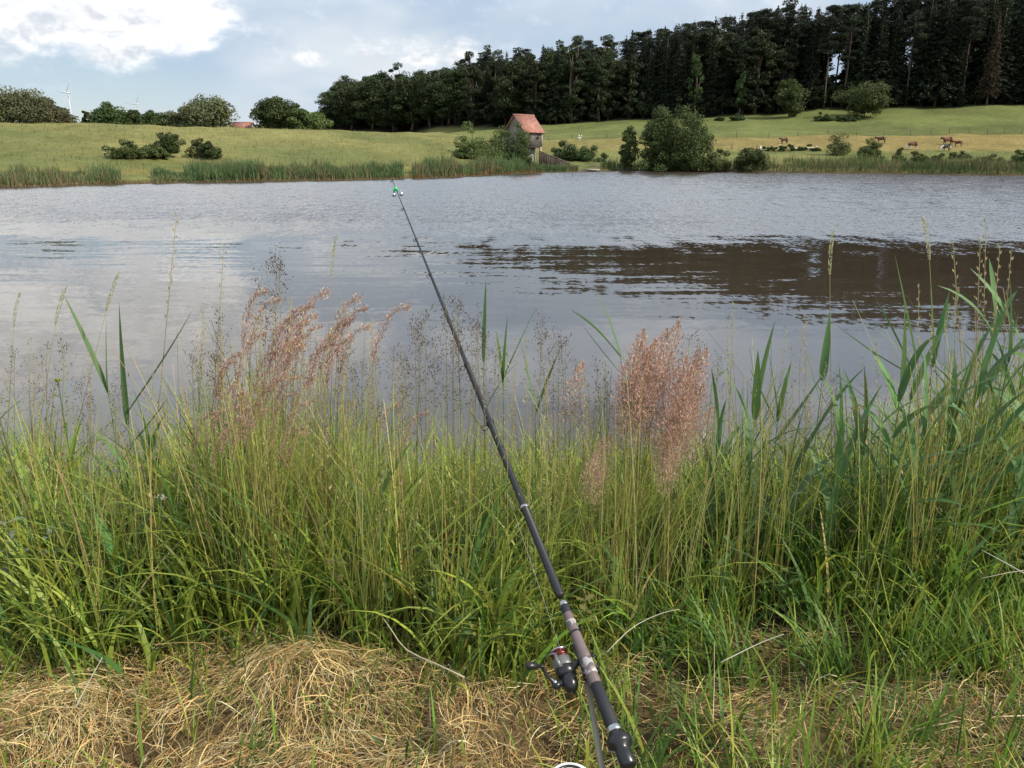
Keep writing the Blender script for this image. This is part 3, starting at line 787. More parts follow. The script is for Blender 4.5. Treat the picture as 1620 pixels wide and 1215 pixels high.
def meadow_grass():
    rng = np.random.default_rng(78)
    n = 50000
    px = rng.uniform(-350, 1980, n); u = rng.random(n)
    Y = 52+u**0.8*120; X = (px-CXP)/FPX*Y*math.cos(PITCH)
    _, sh, yk = far_z(X, Y)
    keep = (Y > sh+2.5) & (Y < np.where(px < 700, yk[:, 5]+3, yk[:, 5]-1)) 
    left = px < 720
    keep &= left | (rng.random(n) < 0.45)
    X, Y, px, left = X[keep], Y[keep], px[keep], left[keep]; n = len(X)
    Z = ground_z(X, Y); cov = fbm(X, Y, 0.1, 61)
    h = np.where(left, rng.uniform(0.10, 0.40, n)*(0.3+1.2*cov), rng.uniform(0.12, 0.35, n))
    c = land_colour(X, Y)*0.92*(1+0.12*rng.normal(size=(n, 1))); st = rng.random(n) < 0.22
    c[st] = tint(int(st.sum()), (0.26, 0.23, 0.10), rng, 0.2)
    V, Q, k = ribbons(np.stack((X, Y, Z), -1), h, rng.uniform(0.05, 0.3, n)*h, rng.uniform(0, 6.28, n), rng.uniform(0.05, 0.14, n), 1, rng)
    tag(link('meadow_grass', np_mesh('meadow_grass', V, Q, None, M_FARGRASS, np.repeat(np.clip(c, 0.01, 0.8), k, 0))), kind='stuff')
meadow_grass()
# ------------------------------------------------------------------ the hut on its stone foot
M_BOARD = None
def board_mat(name, c, scale=5.0):
    m, t = mat(name)
    tc = t.n('ShaderNodeTexCoord').outputs['Object']
    sp = t.n('ShaderNodeSeparateXYZ', None, _0=tc)
    h = t.m('ADD', sp.outputs[0], sp.outputs[1])
    cell = t.m('FLOOR', t.m('MULTIPLY', h, scale))
    wn = t.n('ShaderNodeTexWhiteNoise', dict(noise_dimensions='1D'), W=cell).outputs[0]
    fr = t.m('FRACT', t.m('MULTIPLY', h, scale))
    groove = t.ss(t.m('ABSOLUTE', t.m('SUBTRACT', fr, 0.5)), 0.40, 0.49)
    mp = t.n('ShaderNodeMapping', None, Vector=tc); mp.inputs['Scale'].default_value = (9, 9, 0.8)
    g = t.noise(mp.outputs[0], 3.0, 5.0, 0.65).outputs[0]
    k = t.m('MULTIPLY', t.m('ADD', 0.6, t.m('MULTIPLY', wn, 0.5)), t.m('ADD', 0.6, t.m('MULTIPLY', g, 0.8)))
    k = t.m('MULTIPLY', k, t.m('SUBTRACT', 1.0, t.m('MULTIPLY', groove, 0.6)))
    hs = t.n('ShaderNodeHueSaturation', None, Value=k, Fac=1.0, Color=(*c, 1))
    p = t.n('ShaderNodeBsdfPrincipled', None, Base_Color=hs.outputs[0], Roughness=0.85)
    b = t.n('ShaderNodeBump', None, Strength=0.8, Distance=0.02, Height=t.m('SUBTRACT', g, groove)); t.put(p.inputs['Normal'], b.outputs[0])
    t.n('ShaderNodeOutputMaterial', None, Surface=p)
    return m
M_GREYBOARD = board_mat('weathered_boards', (0.27, 0.235, 0.20), 4.5)
M_DARKBOARD = board_mat('dark_boards', (0.085, 0.060, 0.045), 3.5)
M_STONE = plain('rubble_stone', (0.24, 0.23, 0.20), 0.9, var=0.45, scale=5.0, bump=0.05)
M_PALEWOOD = plain('pale_wood', (0.34, 0.30, 0.25), 0.8, var=0.2, scale=8.0)
M_DARKHOLE = plain('dark_opening', (0.02, 0.018, 0.016), 0.5)
M_OLDWOOD = plain('old_post_wood', (0.16, 0.12, 0.085), 0.9, var=0.4, scale=12.0, bump=0.01)
M_WHITE = plain('white_paint', (0.78, 0.78, 0.76), 0.45, var=0.04)
def roof_mat():
    m, t = mat('red_tiles')
    tc = t.n('ShaderNodeTexCoord').outputs['Object']; sp = t.n('ShaderNodeSeparateXYZ', None, _0=tc)
    wv = t.m('ABSOLUTE', t.m('SINE', t.m('MULTIPLY', sp.outputs[0], 14.0)))
    rowf = t.m('FRACT', t.m('MULTIPLY', sp.outputs[2], 4.0))
    cell = t.n('ShaderNodeTexWhiteNoise', dict(noise_dimensions='2D'), Vector=t.xyz(t.m('FLOOR', t.m('MULTIPLY', sp.outputs[0], 4.456)), t.m('FLOOR', t.m('MULTIPLY', sp.outputs[2], 4.0)), 0.0)).outputs[0]
    n = t.noise(tc, 1.5, 5.0, 0.6).outputs[0]
    k = t.m('ADD', 0.62, t.m('ADD', t.m('MULTIPLY', cell, 0.35), t.m('MULTIPLY', n, 0.4)))
    hs = t.n('ShaderNodeHueSaturation', None, Value=k, Fac=1.0, Color=(0.32, 0.140, 0.100, 1))
    p = t.n('ShaderNodeBsdfPrincipled', None, Base_Color=hs.outputs[0], Roughness=0.8)
    b = t.n('ShaderNodeBump', None, Strength=0.7, Distance=0.04, Height=t.m('ADD', wv, rowf)); t.put(p.inputs['Normal'], b.outputs[0])
    t.n('ShaderNodeOutputMaterial', None, Surface=p)
    return m
M_ROOF = roof_mat()

def gable_house(root, L, Wd, z0, z1, rise, over, wall_m, roof_m, lower=None):
    """long side along local x, ridge along x; z0..z1 walls"""
    b = MB(); hx, hy = L/2, Wd/2
    V = [(-hx, -hy, z0), (hx, -hy, z0), (hx, hy, z0), (-hx, hy, z0), (-hx, -hy, z1), (hx, -hy, z1), (hx, hy, z1), (-hx, hy, z1), (-hx, 0, z1+rise), (hx, 0, z1+rise)]
    b.add(V, [(3, 2, 1, 0), (0, 1, 5, 4), (2, 3, 7, 6)], [(0, 4, 7), (0, 7, 3), (4, 8, 7), (1, 2, 6), (1, 6, 5), (5, 6, 9)])
    b.build('wall', wall_m, root)
    r = MB(); th = 0.09; ov = over; sl = rise/hy
    for sgn in (-1, 1):
        e = hy+ov; ze = z1-ov*sl
        X0, X1 = -hx-ov, hx+ov
        lo = [(X0, sgn*e, ze+0.02), (X1, sgn*e, ze+0.02), (X1, sgn*0.012, z1+rise+0.02), (X0, sgn*0.012, z1+rise+0.02)]
        up = [(x, y, z+th*1.3) for x, y, z in lo]
        if sgn > 0: lo = lo[::-1]; up = up[::-1]
        r.hexa(lo+up)
    ro = r.build('roof', roof_m, root)
    c = MB(); c.tube([(-hx-ov-0.02, 0, z1+rise+0.12), (hx+ov+0.02, 0, z1+rise+0.12)], 0.10, 8); c.build('ridge_cap', roof_m, ro)
    return ro

def build_hut():
    Yc = 100.0; corner = atY(829.5, 231, Yc)            # near lower corner of the timber box
    ang = math.radians(46)
    L = 3.15
    ex = np.array((math.cos(ang), math.sin(ang))); ey = np.array((-math.sin(ang), math.cos(ang)))
    cen = corner[:2]+ex*L/2+ey*L/2
    ground = float(ground_z(cen[:1], cen[1:])[0])
    zt = zY(206.5, Yc); zb = zY(231.5, Yc)
    r = empty('hut', (cen[0], cen[1], ground-0.2), 'small timber hut with red tiled gable roof on a stone foot by the pond', 'hut', rz=ang)
    g = ground-0.2
    gable_house(r, L, L, zb-g, zt-g, 1.75, 0.28, M_GREYBOARD, M_ROOF)
    # stone foot set back under the timber box
    s = MB(); s.box((0.25, 0.35, (zb-g)/2-0.35), (L/2-0.45, L/2-0.5, (zb-g)/2+0.34)); s.build('stone_base', M_STONE, r)
    d = MB(); d.box((0.0, 0.0, zb-g-0.08), (L/2-0.04, L/2-0.04, 0.07)); d.build('floor_beam', M_DARKBOARD, r)
    p = MB(); p.box((L/2-0.10, -L/2+0.10, (zb-g)/2-0.3), (0.09, 0.09, (zb-g)/2+0.29)); p.build('corner_post', M_PALEWOOD, r)
    p = MB(); p.box((L/2-0.02, -L/2-0.02, (zb+zt)/2-g-0.05), (0.10, 0.05, (zt-zb)/2-0.06)); p.build('corner_board', M_PALEWOOD, r)
    for x in (-L/2+0.75, L/2-0.85):
        f = MB(); y = -L/2-0.02; z = zt-g-0.75; hw, hh = 0.22, 0.30
        f.box((x-hw-0.03, y, z), (0.03, 0.03, hh+0.06)); f.box((x+hw+0.03, y, z), (0.03, 0.03, hh+0.06)); f.box((x, y, z+hh+0.03), (hw, 0.03, 0.03))
        wdw = f.build('window', M_GREYBOARD, r)
        q = MB(); q.box((x, y+0.01, z), (hw, 0.012, hh)); q.build('pane', M_DARKHOLE, wdw)
        q = MB(); q.box((x, y-0.03, z-hh-0.04), (hw+0.09, 0.06, 0.03)); q.build('sill', M_PALEWOOD, wdw)
    return r, cen, ex, ey, L
build_hut()
def build_plank_wall():
    a = atY(853, 240, 101.8); b = atY(902, 259.5, 100.4)
    r = empty('plank_wall', (a[0], a[1], float(ground_z(a[:1], a[1:2])[0])), 'dark plank wall sloping down from the hut to the water', 'plank wall'); r['kind'] = 'thing'
    o = np.array(r.location); n = 17; dirv = (b-a)/n; hd = dirv[:2]/np.linalg.norm(dirv[:2]); nrm = np.array((-hd[1], hd[0]))
    rng = np.random.default_rng(3)
    for k in range(n):
        p0 = a+dirv*k; p1 = a+dirv*(k+0.94)
        g0 = max(-0.3, min(p0[2], p1[2])-1.9); t = 0.03; j = rng.uniform(-0.012, 0.012); up = rng.uniform(-0.03, 0.05)
        q = [(*(p0[:2]+nrm*(j-t)), g0), (*(p1[:2]+nrm*(j-t)), g0), (*(p1[:2]+nrm*(j+t)), g0), (*(p0[:2]+nrm*(j+t)), g0)]
        tp = [(*(p0[:2]+nrm*(j-t)), p0[2]+up), (*(p1[:2]+nrm*(j-t)), p1[2]+up), (*(p1[:2]+nrm*(j+t)), p1[2]+up), (*(p0[:2]+nrm*(j+t)), p0[2]+up)]
        m = MB(); m.hexa(np.array(q+tp)-o); m.build('plank', M_DARKBOARD, r)
    m = MB(); m.tube([a-o+np.array((0, 0, 0.09)), b-o+np.array((0, 0, 0.09))], 0.06, 6); m.build('top_rail', M_OLDWOOD, r)
build_plank_wall()
def build_jetty():
    A = atY(924.5, 271.5, 101.0); B = atY(948.5, 271.0, 101.0); A[2] = B[2] = 0
    r = empty('jetty', A, 'small wooden jetty with handrail at the water below the hut', 'jetty')
    w = B[0]-A[0]; d = 2.4
    for x in (0, w):
        for y in (0, d):
            m = MB(); m.box((x, y, 0.20), (0.05, 0.05, 0.75)); m.build('post', M_OLDWOOD, r)
    for k in range(8):
        m = MB(); m.box((w/2, 0.15+k*0.30, 0.30), (w/2-0.08, 0.13, 0.03)); m.build('plank', M_OLDWOOD, r)
    m = MB(); m.box((w/2, -0.10, 0.22), (w/2+0.05, 0.03, 0.09)); m.build('edge_beam', M_PALEWOOD, r)
    m = MB(); m.box((w/2, 0.0, 0.92), (w/2-0.075, 0.04, 0.04)); m.build('handrail', M_OLDWOOD, r)
    m = MB(); m.box((w/2, 0.0, 0.55), (w/2-0.075, 0.02, 0.03)); m.build('rail', M_OLDWOOD, r)
build_jetty()
def build_marker():
    P = hit(917, 223.5)
    r = empty('white_marker', P, 'small white marker standing on the pasture above the bush right of the hut', 'marker')
    s = P[1]*math.cos(PITCH)/FPX
    m = MB(); m.tube([(0, 0, -0.1), (0, 0, 6.0*s)], 0.04, 6); m.build('post', M_WHITE, r)
    for k in range(4):
        a = k*PI/2+0.5; m = MB(); c = np.array((math.cos(a)*2.4*s, -0.06, 6.5*s+math.sin(a)*2.4*s))
        R = np.array(((math.cos(a), 0, -math.sin(a)), (0, 1, 0), (math.sin(a), 0, math.cos(a))))
        m.box(c, (1.5*s, 0.015, 0.6*s), R); m.build('blade', M_WHITE, r)
build_marker()
def build_house():
    P = on_Y(386, 190.0); s = P[1]*math.cos(PITCH)/FPX
    ztop = zY(193.5, P[1])
    r = empty('house', P, 'far house with red roof showing above the meadow brow', 'house')
    h = ztop-P[2]
    gable_house(r, 28*s, 5.0, 0, h-1.35, 1.25, 0.3, plain('cream_wall', (0.55, 0.5, 0.42), 0.9), M_ROOF)
    c = MB(); c.box((9*s, 0.5, h-0.2), (0.22, 0.22, 0.35)); c.build('chimney', M_ROOF, r)
build_house()

# ------------------------------------------------------------------ wind turbines far beyond
M_TOWER = plain('turbine_grey', (0.50, 0.53, 0.58), 0.5, var=0.03)
def turbine(px, hub_py, base_py, Y, blades, label):
    hub = atY(px, hub_py, Y); s = Y*math.cos(PITCH)/FPX
    g = float(ground_z(hub[:1], hub[1:2])[0])
    r = empty('wind_turbine', (hub[0], hub[1], g), label, 'wind turbine', 'wind turbines on the horizon')
    H = hub[2]-g
    m = MB(); m.tube([(0, 0, -1), (0, 0, H*0.5), (0, 0, H-1.2)], [1.7, 1.35, 0.9], 12); m.build('tower', M_TOWER, r, True)
    m = MB(); m.box((0, 1.6, H), (1.4, 4.0, 1.5)); m.build('nacelle', M_TOWER, r)
    m = MB(); m.ball((0, -3.6, H), (1.3, 1.6, 1.3)); hb = m.build('hub', M_TOWER, r, True)
    for dx, dy, L in blades:
        a = math.atan2(-dy, dx); d = np.array((math.cos(a), 0, math.sin(a))); c = np.array((-math.sin(a), 0, math.cos(a)))
        t = np.linspace(0, 1, 6); ch = np.array((0.9, 1.35, 1.15, 0.85, 0.6, 0.25))
        V = []
        for ti, ci in zip(t, ch):
            p = np.array((0, -3.7, H))+d*(1.0+ti*L*s)
            for q in ((-0.4, 0), (0.15, 0.28), (0.6, 0), (0.15, -0.16)): V.append(p+c*ci*q[0]*1.5+np.array((0, 1, 0))*q[1])
        Q = [(k*4+j, k*4+(j+1) % 4, k*4+4+(j+1) % 4, k*4+4+j) for k in range(5) for j in range(4)]+[(20, 21, 22, 23)]
        MB().add(V, Q).build('blade', M_TOWER, hb, True)
turbine(107.5, 147, 187, 1500, [(7, -18, 19), (-16, -3, 16), (5, 18, 19)], 'nearer white wind turbine between the olive willows and the dark trees')
turbine(217, 165, 187, 1900, [(7, -17, 18), (-17, -2, 17), (5, 18, 18)], 'farther wind turbine half hidden behind the dark trees on the skyline')

# ------------------------------------------------------------------ pasture fences
def build_fence():
    rng = np.random.default_rng(5)
    pxs = [868, 905, 960, 1005, 1060, 1112, 1165, 1216, 1262, 1310, 1355, 1398, 1440, 1472, 1502, 1533, 1562, 1589, 1616, 1650, 1690, 1735, 1785, 1840]
    pts = []
    for px in pxs:
        i = np.interp(px, K_PX, K_Y[:, 5]); pts.append(on_Y(px, i+0.8))
    pts = np.array(pts)
    r = empty('pasture_fence', pts[0], 'long dark post and wire fence across the pasture above the cows', 'fence')
    m = MB(); m.tube([(0, 0, -0.2), (0.0, 0, 0.6), (0.01, 0, 1.25)], [0.06, 0.055, 0.05], 6); pm = m.mesh('fence_post', M_OLDWOOD)
    for p in pts:
        o = link('fence_post', pm, r, Vector(p-pts[0])); o.rotation_euler = (rng.normal()*0.04, rng.normal()*0.05, rng.uniform(0, 6)); o.scale = (1, 1, rng.uniform(0.85, 1.1))
    for z in (0.55, 1.05):
        m = MB(); m.tube(pts-pts[0]+np.array((0, -0.08, z)), 0.012, 4); m.build('wire', M_OLDWOOD, r)
build_fence()
def build_tape_fence():
    a = hit(1203, 239.0); pts = [on_Y(px, a[1]) for px in (1203, 1233, 1262, 1292)]
    r = empty('tape_fence', pts[0], 'low white tape fence with white posts below the brown cow', 'fence')
    for k, p in enumerate(pts):
        m = MB(); m.tube([(0, 0, -0.2), (0, 0, 0.80 if k < 2 else 0.45)], 0.075 if k < 2 else 0.04, 8); m.build('fence_post', M_WHITE, r, False, Vector(p-pts[0]))
    q = np.array(pts)-pts[0]; m = MB()
    for k in range(3):
        p0, p1 = q[k]+np.array((0.08, 0.0, 0.16)), q[k+1]+np.array((-0.08, 0.0, 0.14)); t = np.array((0, 0.01, 0)); u = np.array((0, 0, 0.03))
        m.hexa([p0-t-u, p1-t-u, p1+t-u, p0+t-u, p0-t+u, p1-t+u, p1+t+u, p0+t+u])
    m.build('tape', M_WHITE, r)
    pts = [hit(px, py) for px, py in ((1128, 236), (1158, 236.5), (1196, 238))]
    r = empty('paddock_fence', pts[0], 'short dark rail fence with leaning posts right of the alders', 'fence')
    for p, ln in zip(pts, (0.02, -0.05, 0.2)):
        m = MB(); m.tube([(0, 0, -0.2), (ln, 0, 1.0)], 0.08, 6); m.build('fence_post', M_OLDWOOD, r, False, Vector(p-pts[0]))
    q = np.array(pts)-pts[0]
    m = MB(); m.tube(q[:2]+np.array((0, -0.1, 0.62)), 0.04, 5); m.build('rail', M_OLDWOOD, r)
build_tape_fence()

# ------------------------------------------------------------------ cows
def cow_mesh(graze):
    V = []; E = []; Rd = []
    def v(p, r, parent=None):
        V.append(p); Rd.append(r if hasattr(r, '__len__') else (r, r))
        if parent is not None: E.append((parent, len(V)-1))
        return len(V)-1
    mid = v((-0.15, 0, 0.98), (0.37, 0.40))
    rump = v((-0.72, 0, 1.05), (0.31, 0.31), mid); tail0 = v((-0.98, 0, 1.12), 0.10, rump); tail1 = v((-1.06, 0, 0.85), 0.03, tail0); v((-1.05, 0, 0.45), 0.04, tail1)
    ch = v((0.45, 0, 1.0), (0.34, 0.36), mid); wi = v((0.72, 0, 1.10), (0.24, 0.27), ch)
    if graze: n = v((1.02, 0, 0.82), (0.15, 0.20), wi); hd = v((1.22, 0, 0.50), (0.13, 0.15), n); mz = v((1.36, 0, 0.20), (0.085, 0.09), hd)
    else: n = v((1.00, 0, 1.22), (0.15, 0.19), wi); hd = v((1.24, 0, 1.27), (0.13, 0.15), n); mz = v((1.55, 0, 1.05), (0.085, 0.09), hd)
    hp = np.array(V[hd])
    for s in (-1, 1):
        e = v(tuple(hp+np.array((-0.06, s*0.20, 0.10))), 0.045, hd); v(tuple(hp+np.array((-0.08, s*0.30, 0.08))), 0.02, e)
        a = v((0.50, s*0.20, 0.72), (0.13, 0.14), ch); b = v((0.54, s*0.20, 0.42), 0.075, a); c = v((0.52, s*0.20, 0.12), 0.052, b); v((0.57, s*0.20, 0.02), 0.065, c)
        a = v((-0.72, s*0.21, 0.76), (0.16, 0.18), rump); b = v((-0.84, s*0.21, 0.46), 0.085, a); c = v((-0.78, s*0.21, 0.13), 0.055, b); v((-0.73, s*0.21, 0.02), 0.065, c)
    me = bpy.data.meshes.new('cow_skeleton'); me.from_pydata(V, E, [])
    o = bpy.data.objects.new('cow_skeleton', me); COL.objects.link(o)
    o.modifiers.new('skin', 'SKIN'); 
    for i, d in enumerate(me.skin_vertices[0].data): d.radius = Rd[i]; d.use_root = (i == 0)
    sb = o.modifiers.new('sub', 'SUBSURF'); sb.levels = 1; sb.render_levels = 1
    dg = bpy.context.evaluated_depsgraph_get(); dg.update()
    out = bpy.data.meshes.new_from_object(o.evaluated_get(dg))
    bpy.data.objects.remove(o); bpy.data.meshes.remove(me)
    return out
def cow_coat(me, base, mode, name):
    me = me.copy(); me.name = name; n = len(me.vertices)
    co = np.zeros(n*3, np.float32); me.vertices.foreach_get('co', co); co = co.reshape(-1, 3)
    c = np.tile(np.array(base), (n, 1))*(0.85+0.3*fbm(co[:, 0], co[:, 2]+co[:, 1], 2.0, 71))[:, None]
    white = np.zeros(n, bool)
    if mode == 'face': white = (co[:, 0] > 1.15) | ((co[:, 2] < 0.62) & (co[:, 0] < 0.95)) | ((co[:, 2] < 0.68) & (np.abs(co[:, 0]) < 0.5))
    if mode == 'patch': white = (fbm(co[:, 0], co[:, 2]*1.3+co[:, 1], 1.3, 75) > 0.66)
    c[white] = (0.62, 0.58, 0.52)
    a = me.color_attributes.new('Col', 'FLOAT_COLOR', 'POINT'); a.data.foreach_set('color', np.concatenate((c, np.ones((n, 1))), 1).astype(np.float32).ravel())
    me.polygons.foreach_set('use_smooth', np.ones(len(me.polygons), bool))
    me.materials.clear(); me.materials.append(M_COW)
    return me
def hide_mat():
    m, t = mat('cow_hide'); a = t.n('ShaderNodeAttribute', dict(attribute_name='Col')).outputs[0]
    p = t.n('ShaderNodeBsdfPrincipled', None, Base_Color=a, Roughness=0.65); t.n('ShaderNodeOutputMaterial', None, Surface=p); return m
M_COW = hide_mat()
def build_cows():
    up = cow_mesh(False); gr = cow_mesh(True)
    brown = (0.115, 0.034, 0.014); dbrown = (0.070, 0.026, 0.013); blk = (0.014, 0.013, 0.012)
    for px, py, Lpx, me, rz, label in (
        (1240, 228.0, 15, cow_coat(up, dbrown, '', 'cow'), PI+0.25, 'dark brown cow standing alone behind the white tape fence'),
        (1393, 227.0, 16, cow_coat(up, dbrown, '', 'cow'), PI-0.3, 'brown cow standing left of the grazing white faced cow'),
        (1443, 236.5, 19, cow_coat(gr, brown, 'face', 'cow'), PI+0.1, 'reddish brown cow with white face and legs grazing'),
        (1498, 230.0, 20, cow_coat(up, brown, '', 'cow'), PI+0.12, 'reddish brown cow standing behind the black cow'),
        (1515, 232.0, 14, cow_coat(up, brown, '', 'cow'), PI-0.75, 'reddish brown cow rightmost in the herd'),
        (1496, 240.0, 18, cow_coat(gr, blk, 'patch', 'cow'), PI+0.2, 'black and white cow grazing in front of the reddish cows')):
        P = hit(px, py); s = P[1]*math.cos(PITCH)/FPX
        o = link('cow', me); o.location = P; o.rotation_euler = (0, 0, rz)
        k = Lpx*s/2.45; o.scale = (k*1.05, k*1.1, k*1.1)
        tag(o, label, 'cow', 'cows on the pasture')
build_cows()

# ------------------------------------------------------------------ fishing rod
M_BLANK = plain('carbon_blank', (0.013, 0.014, 0.016), 0.5, var=0.2, scale=60)
M_BLACK = plain('black_plastic', (0.012, 0.012, 0.013), 0.32, var=0.2, scale=40)
M_FOAM = plain('black_foam', (0.016, 0.016, 0.020), 0.75, var=0.3, scale=160, bump=0.0006)
M_BROWN = plain('brown_grip', (0.150, 0.108, 0.100), 0.36, var=0.10, scale=50)
M_SILVER = plain('silver', (0.45, 0.45, 0.45), 0.32, 1.0, var=0.05)
M_GREYP = plain('grey_alloy', (0.16, 0.16, 0.15), 0.38, 0.4, var=0.08, scale=40)
M_REDAL = plain('red_anodised', (0.11, 0.020, 0.016), 0.34, 0.5, var=0.08)
M_GREENP = plain('green_plastic', (0.02, 0.55, 0.16), 0.35, var=0.05)
M_LINE = plain('line', (0.35, 0.36, 0.36), 0.3)
def camo_mat():
    m, t = mat('camo_print'); tc = t.n('ShaderNodeTexCoord').outputs['Object']
    n = t.n('ShaderNodeTexVoronoi', None, Vector=tc, Scale=95.0).outputs['Color']
    s = t.n('ShaderNodeSeparateColor', None, _0=n)
    c = t.ramp(s.outputs[0], [(0.0, (0.36, 0.33, 0.31)), (0.42, (0.33, 0.30, 0.28)), (0.45, (0.10, 0.09, 0.09)), (0.72, (0.10, 0.08, 0.08)), (0.75, (0.24, 0.18, 0.17))])
    t.nt.nodes[-1].color_ramp.interpolation = 'CONSTANT'
    p = t.n('ShaderNodeBsdfPrincipled', None, Base_Color=c, Roughness=0.35); t.n('ShaderNodeOutputMaterial', None, Surface=p); return m
M_CAMO = camo_mat()

ROD_BUTT = at(993, 1207, 1.60)
ROD_TIP = at(620.5, 284.5, 4.20)
def rod_frame():
    a = ROD_TIP-ROD_BUTT; L = np.linalg.norm(a); a = a/L
    left = np.cross(np.array((0, 0, 1.0)), a); left /= np.linalg.norm(left)     # to the left of the rod
    up = np.cross(a, left)
    if up[2] < 0: up = -up
    return a, left, up, L
def build_rod():
    a, left, up, L = rod_frame()
    M = Matrix((Vector((*left, 0)), Vector((*up, 0)), Vector((*a, 0)), Vector((0, 0, 0, 1)))).transposed()
    # local axes: x = left, y = up, z = along the rod
    M = Matrix(((left[0], up[0], a[0], ROD_BUTT[0]), (left[1], up[1], a[1], ROD_BUTT[1]), (left[2], up[2], a[2], ROD_BUTT[2]), (0, 0, 0, 1)))
    r = empty('fishing_rod', (0, 0, 0), 'black telescopic fishing rod propped over the grass towards the pond', 'fishing rod')
    r.matrix_world = M
    def lathe(name, prof, m, n=20, parent=r):
        b = MB(); z = np.array([p[0] for p in prof]); z = np.where((z > 0.1) & (z < 0.39) & (name not in ('rod_section',)), z*1.075-0.0, z); rr = [p[1]*1.06 for p in prof]
        b.tube(np.stack((0*z, 0*z, z), -1), rr, n); return b.build(name, m, parent, True)
    k = L/3.0
    lathe('butt_cap', [(-0.010, 0.012), (-0.006, 0.0165), (0.020, 0.0165), (0.030, 0.0150), (0.036, 0.0240), (0.042, 0.0260), (0.050, 0.0262), (0.054, 0.0240), (0.066, 0.0150), (0.072, 0.0135)], M_BLACK)
    lathe('ring', [(0.068, 0.0148), (0.069, 0.0155), (0.079, 0.0155), (0.080, 0.0148)], M_SILVER)
    lathe('rear_grip', [(0.078, 0.0120), (0.079, 0.0140), (0.12, 0.0135), (0.172, 0.0130), (0.173, 0.0118)], M_FOAM)
    lathe('handle', [(0.170, 0.0118), (0.172, 0.0128), (0.20, 0.0126), (0.315, 0.0118), (0.355, 0.0112), (0.357, 0.0100)], M_BROWN)
    lathe('reel_seat', [(0.196, 0.0128), (0.197, 0.0138), (0.232, 0.0138), (0.233, 0.0128)], M_CAMO)
    lathe('seat_hood', [(0.236, 0.0126), (0.237, 0.0132), (0.252, 0.0130), (0.253, 0.0122)], M_BROWN)
    lathe('winding', [(0.318, 0.0119), (0.319, 0.0124), (0.334, 0.0122), (0.335, 0.0116)], M_CAMO)
    lathe('ring', [(0.300, 0.0120), (0.301, 0.0124), (0.305, 0.0124), (0.306, 0.0120)], M_BLACK)
    lathe('fore_grip', [(0.354, 0.0098), (0.356, 0.0110), (0.376, 0.0106), (0.378, 0.0096)], M_FOAM)
    lathe('ring', [(0.379, 0.0104), (0.380, 0.0108), (0.388, 0.0106), (0.389, 0.0100)], M_SILVER)
    # hook keeper lever on the right of the seat
    b = MB(); b.tube([(-0.012, 0.002, 0.220), (-0.022, 0.004, 0.228), (-0.023, 0.004, 0.252), (-0.012, 0.002, 0.262)], 0.0040, 8); b.build('seat_lever', M_BLACK, r, True)
    joints = np.array((0.40, 0.69, 1.05, 1.36, 1.69, 2.0, 2.32, 2.65, 3.0))*k
    rad = (0.0104, 0.0095, 0.0084, 0.0072, 0.0060, 0.0048, 0.0036, 0.0025, 0.0014)
    for i in range(8):
        z0, z1 = joints[i], joints[i+1]
        lathe('rod_section', [(z0-0.004, rad[i]*0.9), (z0, rad[i]), (z1-0.012, rad[i+1]*1.10), (z1-0.010, rad[i+1]*1.32), (z1, rad[i+1]*1.32), (z1+0.001, rad[i+1])], M_BLANK, 14)
        if i in (0, 1):
            lathe('ring', [(z1-0.010, rad[i+1]*1.36), (z1-0.009, rad[i+1]*1.42), (z1-0.003, rad[i+1]*1.42), (z1-0.002, rad[i+1]*1.36)], M_SILVER if i == 0 else M_BLACK, 14)
    # guides hang on the left underside
    gdir = np.array((0.62, -0.78, 0))
    line = []
    for i, (z, R) in enumerate(zip(joints[1:], (0.0125, 0.0105, 0.0088, 0.0072, 0.0062, 0.0055, 0.0050, 0.0046))):
        if i == 0: z = z+0.33*k*0.94; continue
        zz = z-0.006; rr = rad[i+1]*1.4; c = gdir*(rr+R*1.25)+np.array((0, 0, zz))
        b = MB(); b.ring(c, (0, 0, 1), R, 0.0012 if i < 7 else 0.0016, 18, 6)
        b.tube([gdir*rr*0.8+np.array((0, 0, zz-0.014)), gdir*(rr+R*0.25)+np.array((0, 0, zz))], 0.0010, 5)
        b.tube([gdir*rr*0.8+np.array((0, 0, zz+0.014)), gdir*(rr+R*0.25)+np.array((0, 0, zz))], 0.0010, 5)
        b.build('guide_ring', M_BLACK, r, True); line.append(c)
    # reel: axis parallel to the rod, hung to the lower left
    off = np.array((0.043, -0.036, 0)); zc = 0.268
    C = off+np.array((0, 0, zc))
    def rl(name, prof, m, parent, c=C, n=22):
        b = MB(); z = np.array([p[0] for p in prof]); b.tube(np.stack((c[0]+0*z, c[1]+0*z, c[2]+z), -1), [p[1] for p in prof], n); return b.build(name, m, parent, True)
    b = MB(); b.tube([off*0.30+np.array((0, 0, zc-0.01)), off*0.75+np.array((0, 0, zc-0.018)), off+np.array((0, 0, zc-0.028))], [0.007, 0.008, 0.012], 10)
    b.tube([off*0.26+np.array((0, 0, zc-0.045)), off*0.26+np.array((0, 0, zc+0.035))], 0.0045, 8)
    b.ball(C+np.array((0, 0, -0.042)), (0.019, 0.022, 0.027), 14, 9)
    reel = b.build('reel', M_BLACK, r, True)
    rl('rotor', [(-0.030, 0.012), (-0.026, 0.0225), (-0.012, 0.0235), (-0.002, 0.0235), (0.002, 0.021)], M_BLACK, reel)
    rl('rotor_cover', [(-0.008, 0.0225), (-0.006, 0.0242), (0.014, 0.0238), (0.018, 0.0215), (0.019, 0.018)], M_GREYP, reel)
